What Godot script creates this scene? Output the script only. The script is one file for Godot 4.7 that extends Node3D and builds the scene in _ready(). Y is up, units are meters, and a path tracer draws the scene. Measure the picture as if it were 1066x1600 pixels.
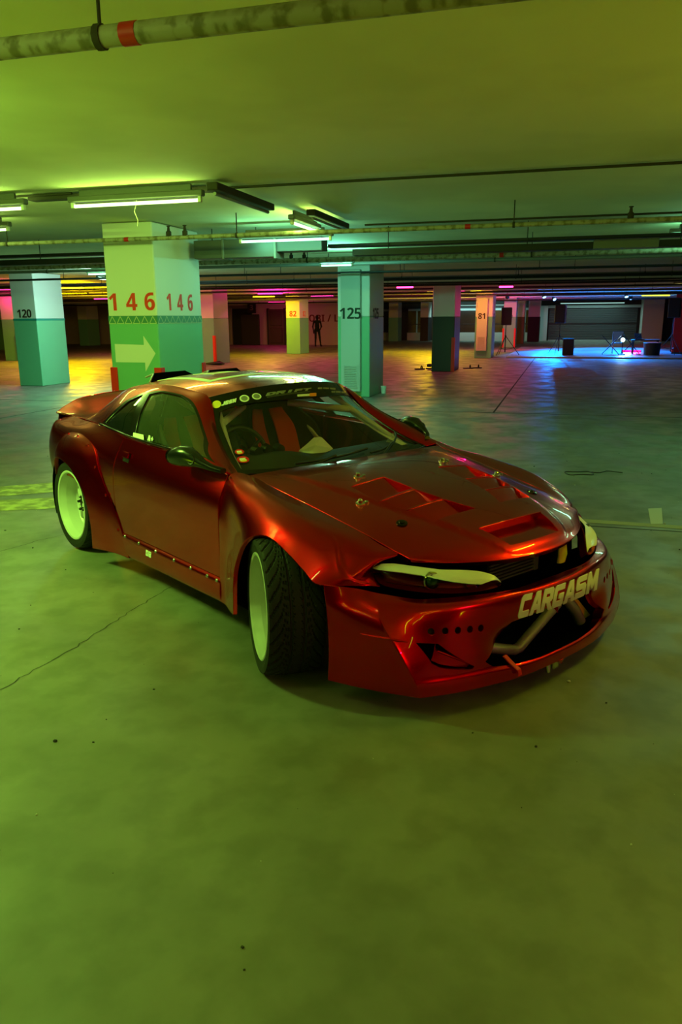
extends Node3D

func _ready() -> void:
	var cam := Camera3D.new()
	cam.name = "camera"
	add_child(cam)
	cam.fov = 67.6
	cam.near = 0.05
	cam.far = 300.0
	cam.position = Vector3(0, 1.566, 0)
	cam.basis = Basis(Vector3.RIGHT, deg_to_rad(-14.2)) * Basis(Vector3(0, 0, 1), deg_to_rad(-0.35))
	var we := WorldEnvironment.new()
	we.name = "world"
	var env := Environment.new()
	env.background_mode = Environment.BG_COLOR
	env.background_color = Color(0.0, 0.0, 0.0)
	env.tonemap_mode = Environment.TONE_MAPPER_LINEAR
	env.tonemap_exposure = 1.0
	env.sdfgi_enabled = true
	env.ssao_enabled = true
	env.ssil_enabled = true
	we.environment = env
	add_child(we)
	build_lights()
	build_setting()
	build_car()
	build_things()
# ---------------------------------------------------------------- helpers
class MB:
	var v := PackedVector3Array()
	var n := PackedVector3Array()
	var t := PackedVector2Array()
	var mir := false
	func tri(a: Vector3, b: Vector3, c: Vector3, na: Vector3, nb: Vector3, nc: Vector3, ua := Vector2.ZERO, ub := Vector2.ZERO, uc := Vector2.ZERO) -> void:
		if mir:
			a.z = -a.z; b.z = -b.z; c.z = -c.z; na.z = -na.z; nb.z = -nb.z; nc.z = -nc.z
		var x := (b - a).cross(c - a)
		if x.length_squared() < 1e-16:
			return
		if x.dot(na + nb + nc) > 0.0:
			v.append_array([a, c, b]); n.append_array([na, nc, nb]); t.append_array([ua, uc, ub])
		else:
			v.append_array([a, b, c]); n.append_array([na, nb, nc]); t.append_array([ua, ub, uc])
	func flat(a: Vector3, b: Vector3, c: Vector3, outward: Vector3) -> void:
		var x := (b - a).cross(c - a).normalized()
		if x.dot(outward) < 0.0:
			x = -x
		tri(a, b, c, x, x, x, Vector2(a.x, a.z), Vector2(b.x, b.z), Vector2(c.x, c.z))
	func quad(a: Vector3, b: Vector3, c: Vector3, d: Vector3, outward: Vector3) -> void:
		flat(a, b, c, outward); flat(a, c, d, outward)
	func mesh(m: Material) -> ArrayMesh:
		var arr := []
		arr.resize(Mesh.ARRAY_MAX)
		arr[Mesh.ARRAY_VERTEX] = v; arr[Mesh.ARRAY_NORMAL] = n; arr[Mesh.ARRAY_TEX_UV] = t
		var r := ArrayMesh.new()
		if v.size():
			r.add_surface_from_arrays(Mesh.PRIMITIVE_TRIANGLES, arr)
			r.surface_set_material(0, m)
		return r

func mb(mirrored := false) -> MB:
	var m := MB.new()
	m.mir = mirrored
	return m

# box with chamfered edges; bs holds its axes
func box(m: MB, c: Vector3, s: Vector3, ch := 0.0, bs := Basis.IDENTITY) -> void:
	var h := s * 0.5
	ch = minf(ch, minf(h.x, minf(h.y, h.z)) * 0.9)
	if ch <= 0.0:
		for ax in 3:
			for sg in [-1.0, 1.0]:
				var nn := Vector3.ZERO
				nn[ax] = sg
				var u := Vector3.ZERO; u[(ax + 1) % 3] = h[(ax + 1) % 3]
				var w := Vector3.ZERO; w[(ax + 2) % 3] = h[(ax + 2) % 3]
				var o := nn * h[ax]
				m.quad(c + bs * (o - u - w), c + bs * (o + u - w), c + bs * (o + u + w), c + bs * (o - u + w), bs * nn)
		return
	var g := h - Vector3.ONE * ch
	for ax in 3:
		var a1 := (ax + 1) % 3
		var a2 := (ax + 2) % 3
		for sg in [-1.0, 1.0]:
			var o := Vector3.ZERO; o[ax] = sg * h[ax]
			var u := Vector3.ZERO; u[a1] = g[a1]
			var w := Vector3.ZERO; w[a2] = g[a2]
			var nn := Vector3.ZERO; nn[ax] = sg
			m.quad(c + bs * (o - u - w), c + bs * (o + u - w), c + bs * (o + u + w), c + bs * (o - u + w), bs * nn)
		for s1 in [-1.0, 1.0]:
			for s2 in [-1.0, 1.0]:
				var l := Vector3.ZERO; l[ax] = g[ax]
				var p := Vector3.ZERO; p[a1] = s1 * h[a1]; p[a2] = s2 * g[a2]
				var q := Vector3.ZERO; q[a1] = s1 * g[a1]; q[a2] = s2 * h[a2]
				m.quad(c + bs * (p - l), c + bs * (p + l), c + bs * (q + l), c + bs * (q - l), bs * (p + q))
	for sx in [-1.0, 1.0]:
		for sy in [-1.0, 1.0]:
			for sz in [-1.0, 1.0]:
				m.flat(c + bs * Vector3(sx * h.x, sy * g.y, sz * g.z), c + bs * Vector3(sx * g.x, sy * h.y, sz * g.z), c + bs * Vector3(sx * g.x, sy * g.y, sz * h.z), bs * Vector3(sx, sy, sz))

# round tube through points, with closed ends; r may be a list
func tube(m: MB, pts: Array, r, seg := 10, caps := true) -> void:
	var k := pts.size()
	var rings := []
	var d0: Vector3 = (pts[1] - pts[0]).normalized()
	var up := Vector3.UP if absf(d0.y) < 0.9 else Vector3.RIGHT
	var sx := d0.cross(up).normalized()
	for i in k:
		var d: Vector3 = (pts[mini(i + 1, k - 1)] - pts[maxi(i - 1, 0)]).normalized()
		sx = (sx - d * sx.dot(d)).normalized()
		var sy := d.cross(sx)
		var rr: float = r[i] if r is Array else r
		var ring := PackedVector3Array()
		var nr := PackedVector3Array()
		for j in seg:
			var a := TAU * j / seg
			var q := sx * cos(a) + sy * sin(a)
			ring.append(pts[i] + q * rr); nr.append(q)
		rings.append([ring, nr])
	for i in k - 1:
		for j in seg:
			var e := (j + 1) % seg
			var A = rings[i]; var B = rings[i + 1]
			m.tri(A[0][j], A[0][e], B[0][e], A[1][j], A[1][e], B[1][e])
			m.tri(A[0][j], B[0][e], B[0][j], A[1][j], B[1][e], B[1][j])
	if caps:
		for z in [0, k - 1]:
			var dn: Vector3 = pts[0] - pts[1] if z == 0 else pts[k - 1] - pts[k - 2]
			for j in seg:
				m.flat(pts[z], rings[z][0][j], rings[z][0][(j + 1) % seg], dn)

# lathe: profile of Vector2(radius, along) turned round an axis
func lathe(m: MB, prof: Array, seg: int, at: Vector3, axis := Vector3.UP, smooth := true) -> void:
	var up := Vector3.UP if absf(axis.y) < 0.9 else Vector3.RIGHT
	var sx := axis.cross(up).normalized()
	var sy := axis.cross(sx)
	var k := prof.size()
	for i in k - 1:
		var a: Vector2 = prof[i]
		var b: Vector2 = prof[i + 1]
		var d := (b - a)
		if d.length() < 1e-6:
			continue
		var nn := Vector2(d.y, -d.x).normalized()
		for j in seg:
			var t0 := TAU * j / seg
			var t1 := TAU * (j + 1) / seg
			var c0 := sx * cos(t0) + sy * sin(t0)
			var c1 := sx * cos(t1) + sy * sin(t1)
			var p00 := at + c0 * a.x + axis * a.y
			var p01 := at + c1 * a.x + axis * a.y
			var p10 := at + c0 * b.x + axis * b.y
			var p11 := at + c1 * b.x + axis * b.y
			var n0 := c0 * nn.x + axis * nn.y
			var n1 := c1 * nn.x + axis * nn.y
			m.tri(p00, p01, p11, n0, n1, n1)
			m.tri(p00, p11, p10, n0, n1, n0)

# ---- smooth patches: a grid of control points, interpolated (Catmull-Rom) both ways
func pad(a: Array) -> Array:
	var rows := []
	for r in a:
		var p := PackedVector3Array()
		p.append(2.0 * r[0] - r[1])
		for q in r:
			p.append(q)
		p.append(2.0 * r[-1] - r[-2])
		rows.append(p)
	var f := PackedVector3Array()
	var l := PackedVector3Array()
	for j in rows[0].size():
		f.append(2.0 * rows[0][j] - rows[1][j])
		l.append(2.0 * rows[-1][j] - rows[-2][j])
	rows.insert(0, f)
	rows.append(l)
	return rows

func rowev(r: PackedVector3Array, j: int, t: float) -> Vector3:
	return r[j + 1].cubic_interpolate(r[j + 2], r[j], r[j + 3], t)

func ev(A: Array, u: float, v: float) -> Vector3:
	var n: int = A.size() - 3
	var m: int = A[0].size() - 3
	var su := clampf(u, 0.0, 1.0) * n
	var sv := clampf(v, 0.0, 1.0) * m
	var i := mini(int(su), n - 1)
	var j := mini(int(sv), m - 1)
	var tv := sv - j
	return rowev(A[i + 1], j, tv).cubic_interpolate(rowev(A[i + 2], j, tv), rowev(A[i], j, tv), rowev(A[i + 3], j, tv), su - i)

func evn(A: Array, u: float, v: float) -> Vector3:
	var e := 0.004
	var u0 := maxf(u - e, 0.0); var u1 := minf(u + e, 1.0)
	var v0 := maxf(v - e, 0.0); var v1 := minf(v + e, 1.0)
	var x := (ev(A, u1, v) - ev(A, u0, v)).cross(ev(A, u, v1) - ev(A, u, v0))
	return x.normalized() if x.length_squared() > 1e-20 else Vector3.UP

func side(A: Array, inside: Vector3, u := 0.5, v := 0.5) -> float:
	return 1.0 if evn(A, u, v).dot(ev(A, u, v) - inside) > 0.0 else -1.0

func touches(q: PackedVector2Array, c: Rect2) -> bool:
	for i in q.size():
		var a := q[i]
		var b := q[(i + 1) % q.size()]
		if maxf(a.x, b.x) >= c.position.x and minf(a.x, b.x) <= c.end.x and maxf(a.y, b.y) >= c.position.y and minf(a.y, b.y) <= c.end.y:
			return true
	return false

func bounds(q: PackedVector2Array) -> Rect2:
	var r := Rect2(q[0], Vector2.ZERO)
	for p in q:
		r = r.expand(p)
	return r

func emit_poly(m: MB, A: Array, q: PackedVector2Array, sg: float, off: float) -> void:
	var idx := Geometry2D.triangulate_polygon(q)
	var P := PackedVector3Array()
	var N := PackedVector3Array()
	for p in q:
		var n := evn(A, p.x, p.y) * sg
		P.append(ev(A, p.x, p.y) + n * off); N.append(n)
	for i in range(0, idx.size(), 3):
		m.tri(P[idx[i]], P[idx[i + 1]], P[idx[i + 2]], N[idx[i]], N[idx[i + 1]], N[idx[i + 2]], q[idx[i]], q[idx[i + 1]], q[idx[i + 2]])

func cell(m: MB, A: Array, c: Rect2, region: PackedVector2Array, holes: Array, sg: float, off: float, depth: int) -> void:
	var near := []
	for h in holes:
		if touches(h, c):
			if depth < 4 and c.encloses(bounds(h)):
				var hs := c.size * 0.5
				for k in 4:
					cell(m, A, Rect2(c.position + Vector2(hs.x * (k % 2), hs.y * (k / 2)), hs), region, holes, sg, off, depth + 1)
				return
			near.append(h)
	var mid := c.get_center()
	var cut := region.size() > 0 and touches(region, c)
	if region.size() > 0 and not cut and not Geometry2D.is_point_in_polygon(mid, region):
		return
	for h in holes:
		if not near.has(h) and Geometry2D.is_point_in_polygon(mid, h):
			return
	var sq := PackedVector2Array([c.position, Vector2(c.end.x, c.position.y), c.end, Vector2(c.position.x, c.end.y)])
	var polys := [sq]
	if cut:
		polys = Array(Geometry2D.intersect_polygons(sq, region))
	for h in near:
		var left := []
		for q in polys:
			for z in Geometry2D.clip_polygons(q, h):
				if not Geometry2D.is_polygon_clockwise(z):
					left.append(z)
		polys = left
	for q in polys:
		emit_poly(m, A, q, sg, off)

func rim(m: MB, A: Array, q: PackedVector2Array, sg: float, off: float, depth: float, hole := false) -> void:
	# rounded edge (radius fr) that runs on into a flange of the given depth
	var fr := minf(0.0035, depth * 0.5)
	var cw := Geometry2D.is_polygon_clockwise(q)
	for i in q.size():
		var a := q[i]
		var b := q[(i + 1) % q.size()]
		if (a.x <= 0.0 and b.x <= 0.0 and q[0].x < 0.0) or a.distance_to(b) < 1e-7:
			continue
		var inner := (b - a).normalized().orthogonal()   # towards the material
		if (Geometry2D.is_point_in_polygon((a + b) * 0.5 + inner * 1e-4, q)) == hole:
			inner = -inner
		var k := maxi(1, int(ceil(a.distance_to(b) / 0.03)))
		var prev := []
		for s in k + 1:
			var p := a.lerp(b, float(s) / k)
			var n := evn(A, p.x, p.y) * sg
			var P := ev(A, p.x, p.y) + n * off
			var t := P - n * off - ev(A, p.x + inner.x * 0.006, p.y + inner.y * 0.006)
			t = (t - n * t.dot(n))
			t = t.normalized() if t.length_squared() > 1e-12 else Vector3.ZERO
			var ring := [[P, n]]
			for z in [0.5236, 1.0472, 1.5708]:
				ring.append([P + t * fr * sin(z) - n * fr * (1.0 - cos(z)), (n * cos(z) + t * sin(z)).normalized()])
			ring.append([P + t * fr - n * depth, t if t != Vector3.ZERO else n])
			if s > 0:
				for z in 4:
					m.tri(prev[z][0], ring[z][0], ring[z + 1][0], prev[z][1], ring[z][1], ring[z + 1][1])
					m.tri(prev[z][0], ring[z + 1][0], prev[z + 1][0], prev[z][1], ring[z + 1][1], prev[z + 1][1])
			prev = ring

const WHOLE := [Vector2(0, 0), Vector2(1, 0), Vector2(1, 1), Vector2(0, 1)]

# the part of a patch inside region (all of it if empty), without the holes; edges are folded in by flange
func panel(m: MB, A: Array, nu: int, nv: int, region := PackedVector2Array(), holes := [], off := 0.0, flange := 0.0, inside := Vector3(-1.2, 0.4, 0), hole_flange := -1.0) -> void:
	var hl := []
	for h in holes:
		hl.append(PackedVector2Array(h))
	var sg := side(A, inside)
	var r0 := Rect2(0, 0, 1, 1)
	if region.size():
		r0 = bounds(region).grow(1e-5)
	for i in nu:
		for j in nv:
			cell(m, A, Rect2(r0.position + r0.size * Vector2(float(i) / nu, float(j) / nv), r0.size / Vector2(nu, nv)), region, hl, sg, off, 0)
	if flange > 0.0:
		rim(m, A, region if region.size() else PackedVector2Array(WHOLE), sg, off, flange)
	var hf := flange if hole_flange < 0.0 else hole_flange
	if hf > 0.0:
		for h in hl:
			rim(m, A, h, sg, off, hf, true)

# plate sunk below a hole of four corners, by a depth at each corner, with its walls
func recess(m: MB, A: Array, q: Array, d: Array, k := 6, inside := Vector3(-1.2, 0.4, 0)) -> void:
	var sg := side(A, inside)
	var g := []
	for i in k + 1:
		var row := []
		for j in k + 1:
			var s := float(i) / k; var t := float(j) / k
			var uv: Vector2 = (q[0] as Vector2).lerp(q[1], s).lerp((q[3] as Vector2).lerp(q[2], s), t)
			var dd := lerpf(lerpf(d[0], d[1], s), lerpf(d[3], d[2], s), t)
			var n := evn(A, uv.x, uv.y) * sg
			var top := ev(A, uv.x, uv.y)
			row.append([top - n * dd, top, n])
		g.append(row)
	for i in k:
		for j in k:
			m.quad(g[i][j][0], g[i + 1][j][0], g[i + 1][j + 1][0], g[i][j + 1][0], g[i][j][2])
	var c: Vector3 = g[k / 2][k / 2][1]
	for i in k:
		for e in [[g[i][0], g[i + 1][0]], [g[i][k], g[i + 1][k]], [g[0][i], g[0][i + 1]], [g[k][i], g[k][i + 1]]]:
			m.quad(e[0][1], e[1][1], e[1][0], e[0][0], c - e[0][1])

# loft through rings of points (each ring closed)
func loft(m: MB, rings: Array, ends := true) -> void:
	var k: int = rings[0].size()
	var cs := []
	for r in rings:
		var c := Vector3.ZERO
		for p in r:
			c += p
		cs.append(c / k)
	var nn := []
	for i in rings.size():
		var row := []
		for j in k:
			var du: Vector3 = rings[mini(i + 1, rings.size() - 1)][j] - rings[maxi(i - 1, 0)][j]
			var dv: Vector3 = rings[i][(j + 1) % k] - rings[i][(j + k - 1) % k]
			var x := du.cross(dv).normalized()
			if x.dot(rings[i][j] - cs[i]) < 0.0:
				x = -x
			row.append(x)
		nn.append(row)
	for i in rings.size() - 1:
		for j in k:
			var e := (j + 1) % k
			m.tri(rings[i][j], rings[i][e], rings[i + 1][e], nn[i][j], nn[i][e], nn[i + 1][e])
			m.tri(rings[i][j], rings[i + 1][e], rings[i + 1][j], nn[i][j], nn[i + 1][e], nn[i + 1][j])
	if ends:
		for z in [0, rings.size() - 1]:
			var o: Vector3 = cs[0] - cs[1] if z == 0 else cs[z] - cs[z - 1]
			for j in k:
				m.flat(cs[z], rings[z][j], rings[z][(j + 1) % k], o)

func oval(c: Vector3, ax: Vector3, ay: Vector3, seg := 16, p := 1.0) -> Array:
	var r := []
	for j in seg:
		var a := TAU * j / seg
		var x := signf(cos(a)) * pow(absf(cos(a)), p)
		var y := signf(sin(a)) * pow(absf(sin(a)), p)
		r.append(c + ax * x + ay * y)
	return r

func mat(c: Color, rough := 0.7, metal := 0.0, spec := 0.5) -> StandardMaterial3D:
	var m := StandardMaterial3D.new()
	m.albedo_color = c
	m.roughness = rough
	m.metallic = metal
	m.metallic_specular = spec
	return m

func glow(c: Color, e: float) -> StandardMaterial3D:
	var m := mat(c, 0.5)
	m.emission_enabled = true
	m.emission = c
	m.emission_energy_multiplier = e
	return m

func glass(c: Color, a: float) -> StandardMaterial3D:
	var m := mat(c, 0.03)
	m.albedo_color.a = a
	m.transparency = BaseMaterial3D.TRANSPARENCY_ALPHA
	return m

func add(called: String, mesh: Mesh, parent: Node3D = null, label := "") -> MeshInstance3D:
	var o := MeshInstance3D.new()
	o.name = called
	o.mesh = mesh
	(parent if parent else self).add_child(o, true)
	if label:
		o.set_meta("label", label)
	return o

var used := {}
func numbered(called: String) -> String:
	var k: int = used.get(called, 0)
	used[called] = k + 1
	return called if k == 0 else "%s_%03d" % [called, k]

func tag(o: Node3D, label: String, category: String, group := "") -> void:
	o.set_meta("label", label)
	o.set_meta("category", category)
	if group:
		o.set_meta("group", group)

func thing(called: String, label: String, category: String, at := Vector3.ZERO, turn := 0.0, group := "") -> Node3D:
	var o := Node3D.new()
	o.name = numbered(called)
	add_child(o)
	o.position = at
	o.rotation.y = turn
	tag(o, label, category, group)
	return o

func struct(called: String, mesh: Mesh) -> MeshInstance3D:
	var o := add(called, mesh)
	o.set_meta("kind", "structure")
	return o

# plan of the car park: a runs along the pipes, b away from the camera
const GRID := -0.27925268
func gp(a: float, b: float, y := 0.0) -> Vector3:
	return Vector3(a * cos(GRID) - b * sin(GRID), y, -a * sin(GRID) - b * cos(GRID))

func text_mesh(s: String, h: float, bold := true, depth := 0.004) -> TextMesh:
	var f := SystemFont.new()
	f.font_names = PackedStringArray(["Droid Sans"])
	f.font_weight = 700 if bold else 400
	var t := TextMesh.new()
	t.text = s
	t.font = f
	t.font_size = 64
	t.pixel_size = h / 46.0
	t.depth = depth
	t.curve_step = 2.0
	return t
var PT := {}
func patches() -> void:
	PT["fender"] = pad([
		[Vector3(-0.325, 0.185, 0.925), Vector3(-0.4, 0.18, 0.9), Vector3(-0.48, 0.178, 0.872), Vector3(-0.545, 0.175, 0.862)],
		[Vector3(-0.312, 0.36, 0.925), Vector3(-0.38, 0.38, 0.895), Vector3(-0.47, 0.41, 0.86), Vector3(-0.556, 0.43, 0.845)],
		[Vector3(-0.282, 0.46, 0.925), Vector3(-0.35, 0.51, 0.885), Vector3(-0.45, 0.57, 0.85), Vector3(-0.558, 0.62, 0.835)],
		[Vector3(-0.215, 0.565, 0.925), Vector3(-0.29, 0.645, 0.88), Vector3(-0.42, 0.735, 0.83), Vector3(-0.558, 0.806, 0.775)],
		[Vector3(-0.115, 0.628, 0.925), Vector3(-0.18, 0.705, 0.872), Vector3(-0.31, 0.775, 0.795), Vector3(-0.5, 0.812, 0.69)],
		[Vector3(0.01, 0.645, 0.925), Vector3(-0.03, 0.71, 0.865), Vector3(-0.1, 0.752, 0.785), Vector3(-0.2, 0.76, 0.677)],
		[Vector3(0.15, 0.6, 0.925), Vector3(0.13, 0.675, 0.86), Vector3(0.1, 0.715, 0.775), Vector3(0.05, 0.718, 0.66)],
		[Vector3(0.26, 0.55, 0.925), Vector3(0.265, 0.625, 0.845), Vector3(0.27, 0.672, 0.755), Vector3(0.28, 0.676, 0.645)],
		[Vector3(0.325, 0.512, 0.915), Vector3(0.35, 0.575, 0.835), Vector3(0.38, 0.632, 0.74), Vector3(0.4, 0.64, 0.632)],
		[Vector3(0.4, 0.508, 0.83), Vector3(0.425, 0.545, 0.785), Vector3(0.455, 0.595, 0.7), Vector3(0.49, 0.613, 0.62)],
		[Vector3(0.47, 0.492, 0.7), Vector3(0.435, 0.525, 0.7), Vector3(0.41, 0.555, 0.695), Vector3(0.402, 0.572, 0.69)],
	])
	PT["door"] = pad([
		[Vector3(-0.562, 0.812, 0.775), Vector3(-0.562, 0.69, 0.832), Vector3(-0.562, 0.56, 0.842), Vector3(-0.556, 0.43, 0.845), Vector3(-0.545, 0.295, 0.85)],
		[Vector3(-0.85, 0.855, 0.785), Vector3(-0.85, 0.7, 0.836), Vector3(-0.85, 0.57, 0.846), Vector3(-0.85, 0.43, 0.846), Vector3(-0.85, 0.295, 0.85)],
		[Vector3(-1.25, 0.86, 0.79), Vector3(-1.25, 0.71, 0.838), Vector3(-1.25, 0.58, 0.848), Vector3(-1.25, 0.43, 0.846), Vector3(-1.25, 0.295, 0.85)],
		[Vector3(-1.55, 0.868, 0.79), Vector3(-1.57, 0.715, 0.836), Vector3(-1.57, 0.59, 0.847), Vector3(-1.55, 0.43, 0.845), Vector3(-1.5, 0.295, 0.85)],
		[Vector3(-1.722, 0.872, 0.785), Vector3(-1.782, 0.72, 0.83), Vector3(-1.8, 0.6, 0.842), Vector3(-1.79, 0.41, 0.843), Vector3(-1.705, 0.29, 0.85)],
	])
	PT["skirt"] = pad([
		[Vector3(-0.545, 0.29, 0.845), Vector3(-0.545, 0.275, 0.858), Vector3(-0.54, 0.22, 0.866), Vector3(-0.535, 0.177, 0.862), Vector3(-0.535, 0.165, 0.845)],
		[Vector3(-0.9, 0.29, 0.847), Vector3(-0.9, 0.275, 0.861), Vector3(-0.9, 0.22, 0.868), Vector3(-0.9, 0.173, 0.864), Vector3(-0.9, 0.161, 0.845)],
		[Vector3(-1.3, 0.29, 0.847), Vector3(-1.3, 0.275, 0.861), Vector3(-1.3, 0.22, 0.868), Vector3(-1.3, 0.168, 0.864), Vector3(-1.3, 0.156, 0.845)],
		[Vector3(-1.71, 0.29, 0.847), Vector3(-1.7, 0.275, 0.859), Vector3(-1.665, 0.22, 0.866), Vector3(-1.62, 0.158, 0.864), Vector3(-1.61, 0.148, 0.845)],
	])
	PT["quarter"] = pad([
		[Vector3(-1.724, 0.872, 0.782), Vector3(-1.782, 0.72, 0.83), Vector3(-1.8, 0.6, 0.842), Vector3(-1.8, 0.42, 0.842), Vector3(-1.8, 0.36, 0.84)],
		[Vector3(-2.05, 0.892, 0.752), Vector3(-2.08, 0.8, 0.808), Vector3(-2.08, 0.7, 0.832), Vector3(-2.06, 0.55, 0.842), Vector3(-2.06, 0.36, 0.84)],
		[Vector3(-2.35, 0.893, 0.715), Vector3(-2.4, 0.825, 0.79), Vector3(-2.42, 0.72, 0.826), Vector3(-2.42, 0.58, 0.835), Vector3(-2.42, 0.5, 0.835)],
		[Vector3(-2.7, 0.878, 0.655), Vector3(-2.75, 0.815, 0.765), Vector3(-2.78, 0.71, 0.805), Vector3(-2.78, 0.58, 0.82), Vector3(-2.78, 0.5, 0.82)],
		[Vector3(-3, 0.872, 0.6), Vector3(-3.05, 0.815, 0.72), Vector3(-3.1, 0.7, 0.755), Vector3(-3.1, 0.56, 0.765), Vector3(-3.1, 0.44, 0.75)],
		[Vector3(-3.22, 0.845, 0.59), Vector3(-3.27, 0.8, 0.655), Vector3(-3.3, 0.68, 0.68), Vector3(-3.3, 0.54, 0.685), Vector3(-3.3, 0.4, 0.66)],
		[Vector3(-3.36, 0.8, 0.56), Vector3(-3.42, 0.77, 0.585), Vector3(-3.45, 0.66, 0.6), Vector3(-3.44, 0.52, 0.6), Vector3(-3.42, 0.38, 0.57)],
	])
	PT["flare"] = pad([
		[Vector3(-2.06, 0.12, 0.905), Vector3(-1.93, 0.135, 0.89), Vector3(-1.77, 0.145, 0.87), Vector3(-1.605, 0.152, 0.864)],
		[Vector3(-2.056, 0.25, 0.905), Vector3(-1.95, 0.265, 0.888), Vector3(-1.83, 0.28, 0.868), Vector3(-1.7, 0.29, 0.853)],
		[Vector3(-2.085, 0.38, 0.905), Vector3(-2, 0.39, 0.888), Vector3(-1.9, 0.4, 0.866), Vector3(-1.795, 0.405, 0.846)],
		[Vector3(-2.16, 0.5, 0.905), Vector3(-2.09, 0.515, 0.888), Vector3(-2, 0.525, 0.866), Vector3(-1.915, 0.53, 0.844)],
		[Vector3(-2.27, 0.58, 0.905), Vector3(-2.2, 0.61, 0.89), Vector3(-2.1, 0.635, 0.868), Vector3(-2.015, 0.65, 0.842)],
		[Vector3(-2.38, 0.625, 0.9), Vector3(-2.32, 0.67, 0.888), Vector3(-2.2, 0.72, 0.865), Vector3(-2.09, 0.755, 0.825)],
		[Vector3(-2.506, 0.65, 0.9), Vector3(-2.46, 0.71, 0.885), Vector3(-2.37, 0.775, 0.85), Vector3(-2.28, 0.81, 0.8)],
		[Vector3(-2.62, 0.645, 0.89), Vector3(-2.6, 0.705, 0.875), Vector3(-2.54, 0.775, 0.84), Vector3(-2.46, 0.82, 0.785)],
		[Vector3(-2.69, 0.605, 0.88), Vector3(-2.71, 0.67, 0.862), Vector3(-2.7, 0.745, 0.825), Vector3(-2.68, 0.8, 0.77)],
		[Vector3(-2.74, 0.505, 0.858), Vector3(-2.79, 0.57, 0.84), Vector3(-2.83, 0.65, 0.805), Vector3(-2.86, 0.72, 0.765)],
	])
	PT["hood"] = pad([
		[Vector3(-0.505, 0.809, 0.688), Vector3(-0.4844, 0.8171, 0.4954), Vector3(-0.4698, 0.8213, 0.2614), Vector3(-0.465, 0.822, 0), Vector3(-0.4698, 0.8213, -0.2614), Vector3(-0.4844, 0.8171, -0.4954), Vector3(-0.505, 0.809, -0.688)],
		[Vector3(-0.2, 0.76, 0.675), Vector3(-0.2, 0.7916, 0.486), Vector3(-0.2, 0.8106, 0.2565), Vector3(-0.2, 0.815, 0), Vector3(-0.2, 0.8106, -0.2565), Vector3(-0.2, 0.7916, -0.486), Vector3(-0.2, 0.76, -0.675)],
		[Vector3(0.05, 0.717, 0.658), Vector3(0.05, 0.7541, 0.4738), Vector3(0.05, 0.7783, 0.25), Vector3(0.05, 0.785, 0), Vector3(0.05, 0.7783, -0.25), Vector3(0.05, 0.7541, -0.4738), Vector3(0.05, 0.717, -0.658)],
		[Vector3(0.28, 0.674, 0.643), Vector3(0.28, 0.7138, 0.463), Vector3(0.28, 0.7398, 0.2443), Vector3(0.28, 0.747, 0), Vector3(0.28, 0.7398, -0.2443), Vector3(0.28, 0.7138, -0.463), Vector3(0.28, 0.674, -0.643)],
		[Vector3(0.43, 0.637, 0.628), Vector3(0.4454, 0.6768, 0.4522), Vector3(0.4564, 0.7028, 0.2386), Vector3(0.46, 0.71, 0), Vector3(0.4564, 0.7028, -0.2386), Vector3(0.4454, 0.6768, -0.4522), Vector3(0.43, 0.637, -0.628)],
		[Vector3(0.53, 0.612, 0.612), Vector3(0.5866, 0.6373, 0.4406), Vector3(0.6269, 0.6524, 0.2326), Vector3(0.64, 0.656, 0), Vector3(0.6269, 0.6524, -0.2326), Vector3(0.5866, 0.6373, -0.4406), Vector3(0.53, 0.612, -0.612)],
		[Vector3(0.545, 0.603, 0.606), Vector3(0.6479, 0.6076, 0.4363), Vector3(0.7212, 0.6109, 0.2303), Vector3(0.745, 0.612, 0), Vector3(0.7212, 0.6109, -0.2303), Vector3(0.6479, 0.6076, -0.4363), Vector3(0.545, 0.603, -0.606)],
		[Vector3(0.545, 0.595, 0.604), Vector3(0.6711, 0.5883, 0.4349), Vector3(0.7608, 0.583, 0.2295), Vector3(0.79, 0.581, 0), Vector3(0.7608, 0.583, -0.2295), Vector3(0.6711, 0.5883, -0.4349), Vector3(0.545, 0.595, -0.604)],
	])
	PT["windshield"] = pad([
		[Vector3(-0.605, 0.798, 0.68), Vector3(-0.5479, 0.7934, 0.476), Vector3(-0.5111, 0.7907, 0.2448), Vector3(-0.5, 0.79, 0), Vector3(-0.5111, 0.7907, -0.2448), Vector3(-0.5479, 0.7934, -0.476), Vector3(-0.605, 0.798, -0.68)],
		[Vector3(-0.795, 0.868, 0.627), Vector3(-0.7107, 0.8893, 0.4389), Vector3(-0.6564, 0.9018, 0.2257), Vector3(-0.64, 0.905, 0), Vector3(-0.6564, 0.9018, -0.2257), Vector3(-0.7107, 0.8893, -0.4389), Vector3(-0.795, 0.868, -0.627)],
		[Vector3(-1, 0.978, 0.565), Vector3(-0.8967, 1.022, 0.3955), Vector3(-0.8301, 1.048, 0.2034), Vector3(-0.81, 1.055, 0), Vector3(-0.8301, 1.048, -0.2034), Vector3(-0.8967, 1.022, -0.3955), Vector3(-1, 0.978, -0.565)],
		[Vector3(-1.1, 1.055, 0.53), Vector3(-0.9913, 1.098, 0.371), Vector3(-0.9211, 1.124, 0.1908), Vector3(-0.9, 1.13, 0), Vector3(-0.9211, 1.124, -0.1908), Vector3(-0.9913, 1.098, -0.371), Vector3(-1.1, 1.055, -0.53)],
		[Vector3(-1.17, 1.135, 0.505), Vector3(-1.078, 1.172, 0.3535), Vector3(-1.018, 1.194, 0.1818), Vector3(-1, 1.2, 0), Vector3(-1.018, 1.194, -0.1818), Vector3(-1.078, 1.172, -0.3535), Vector3(-1.17, 1.135, -0.505)],
	])
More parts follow.
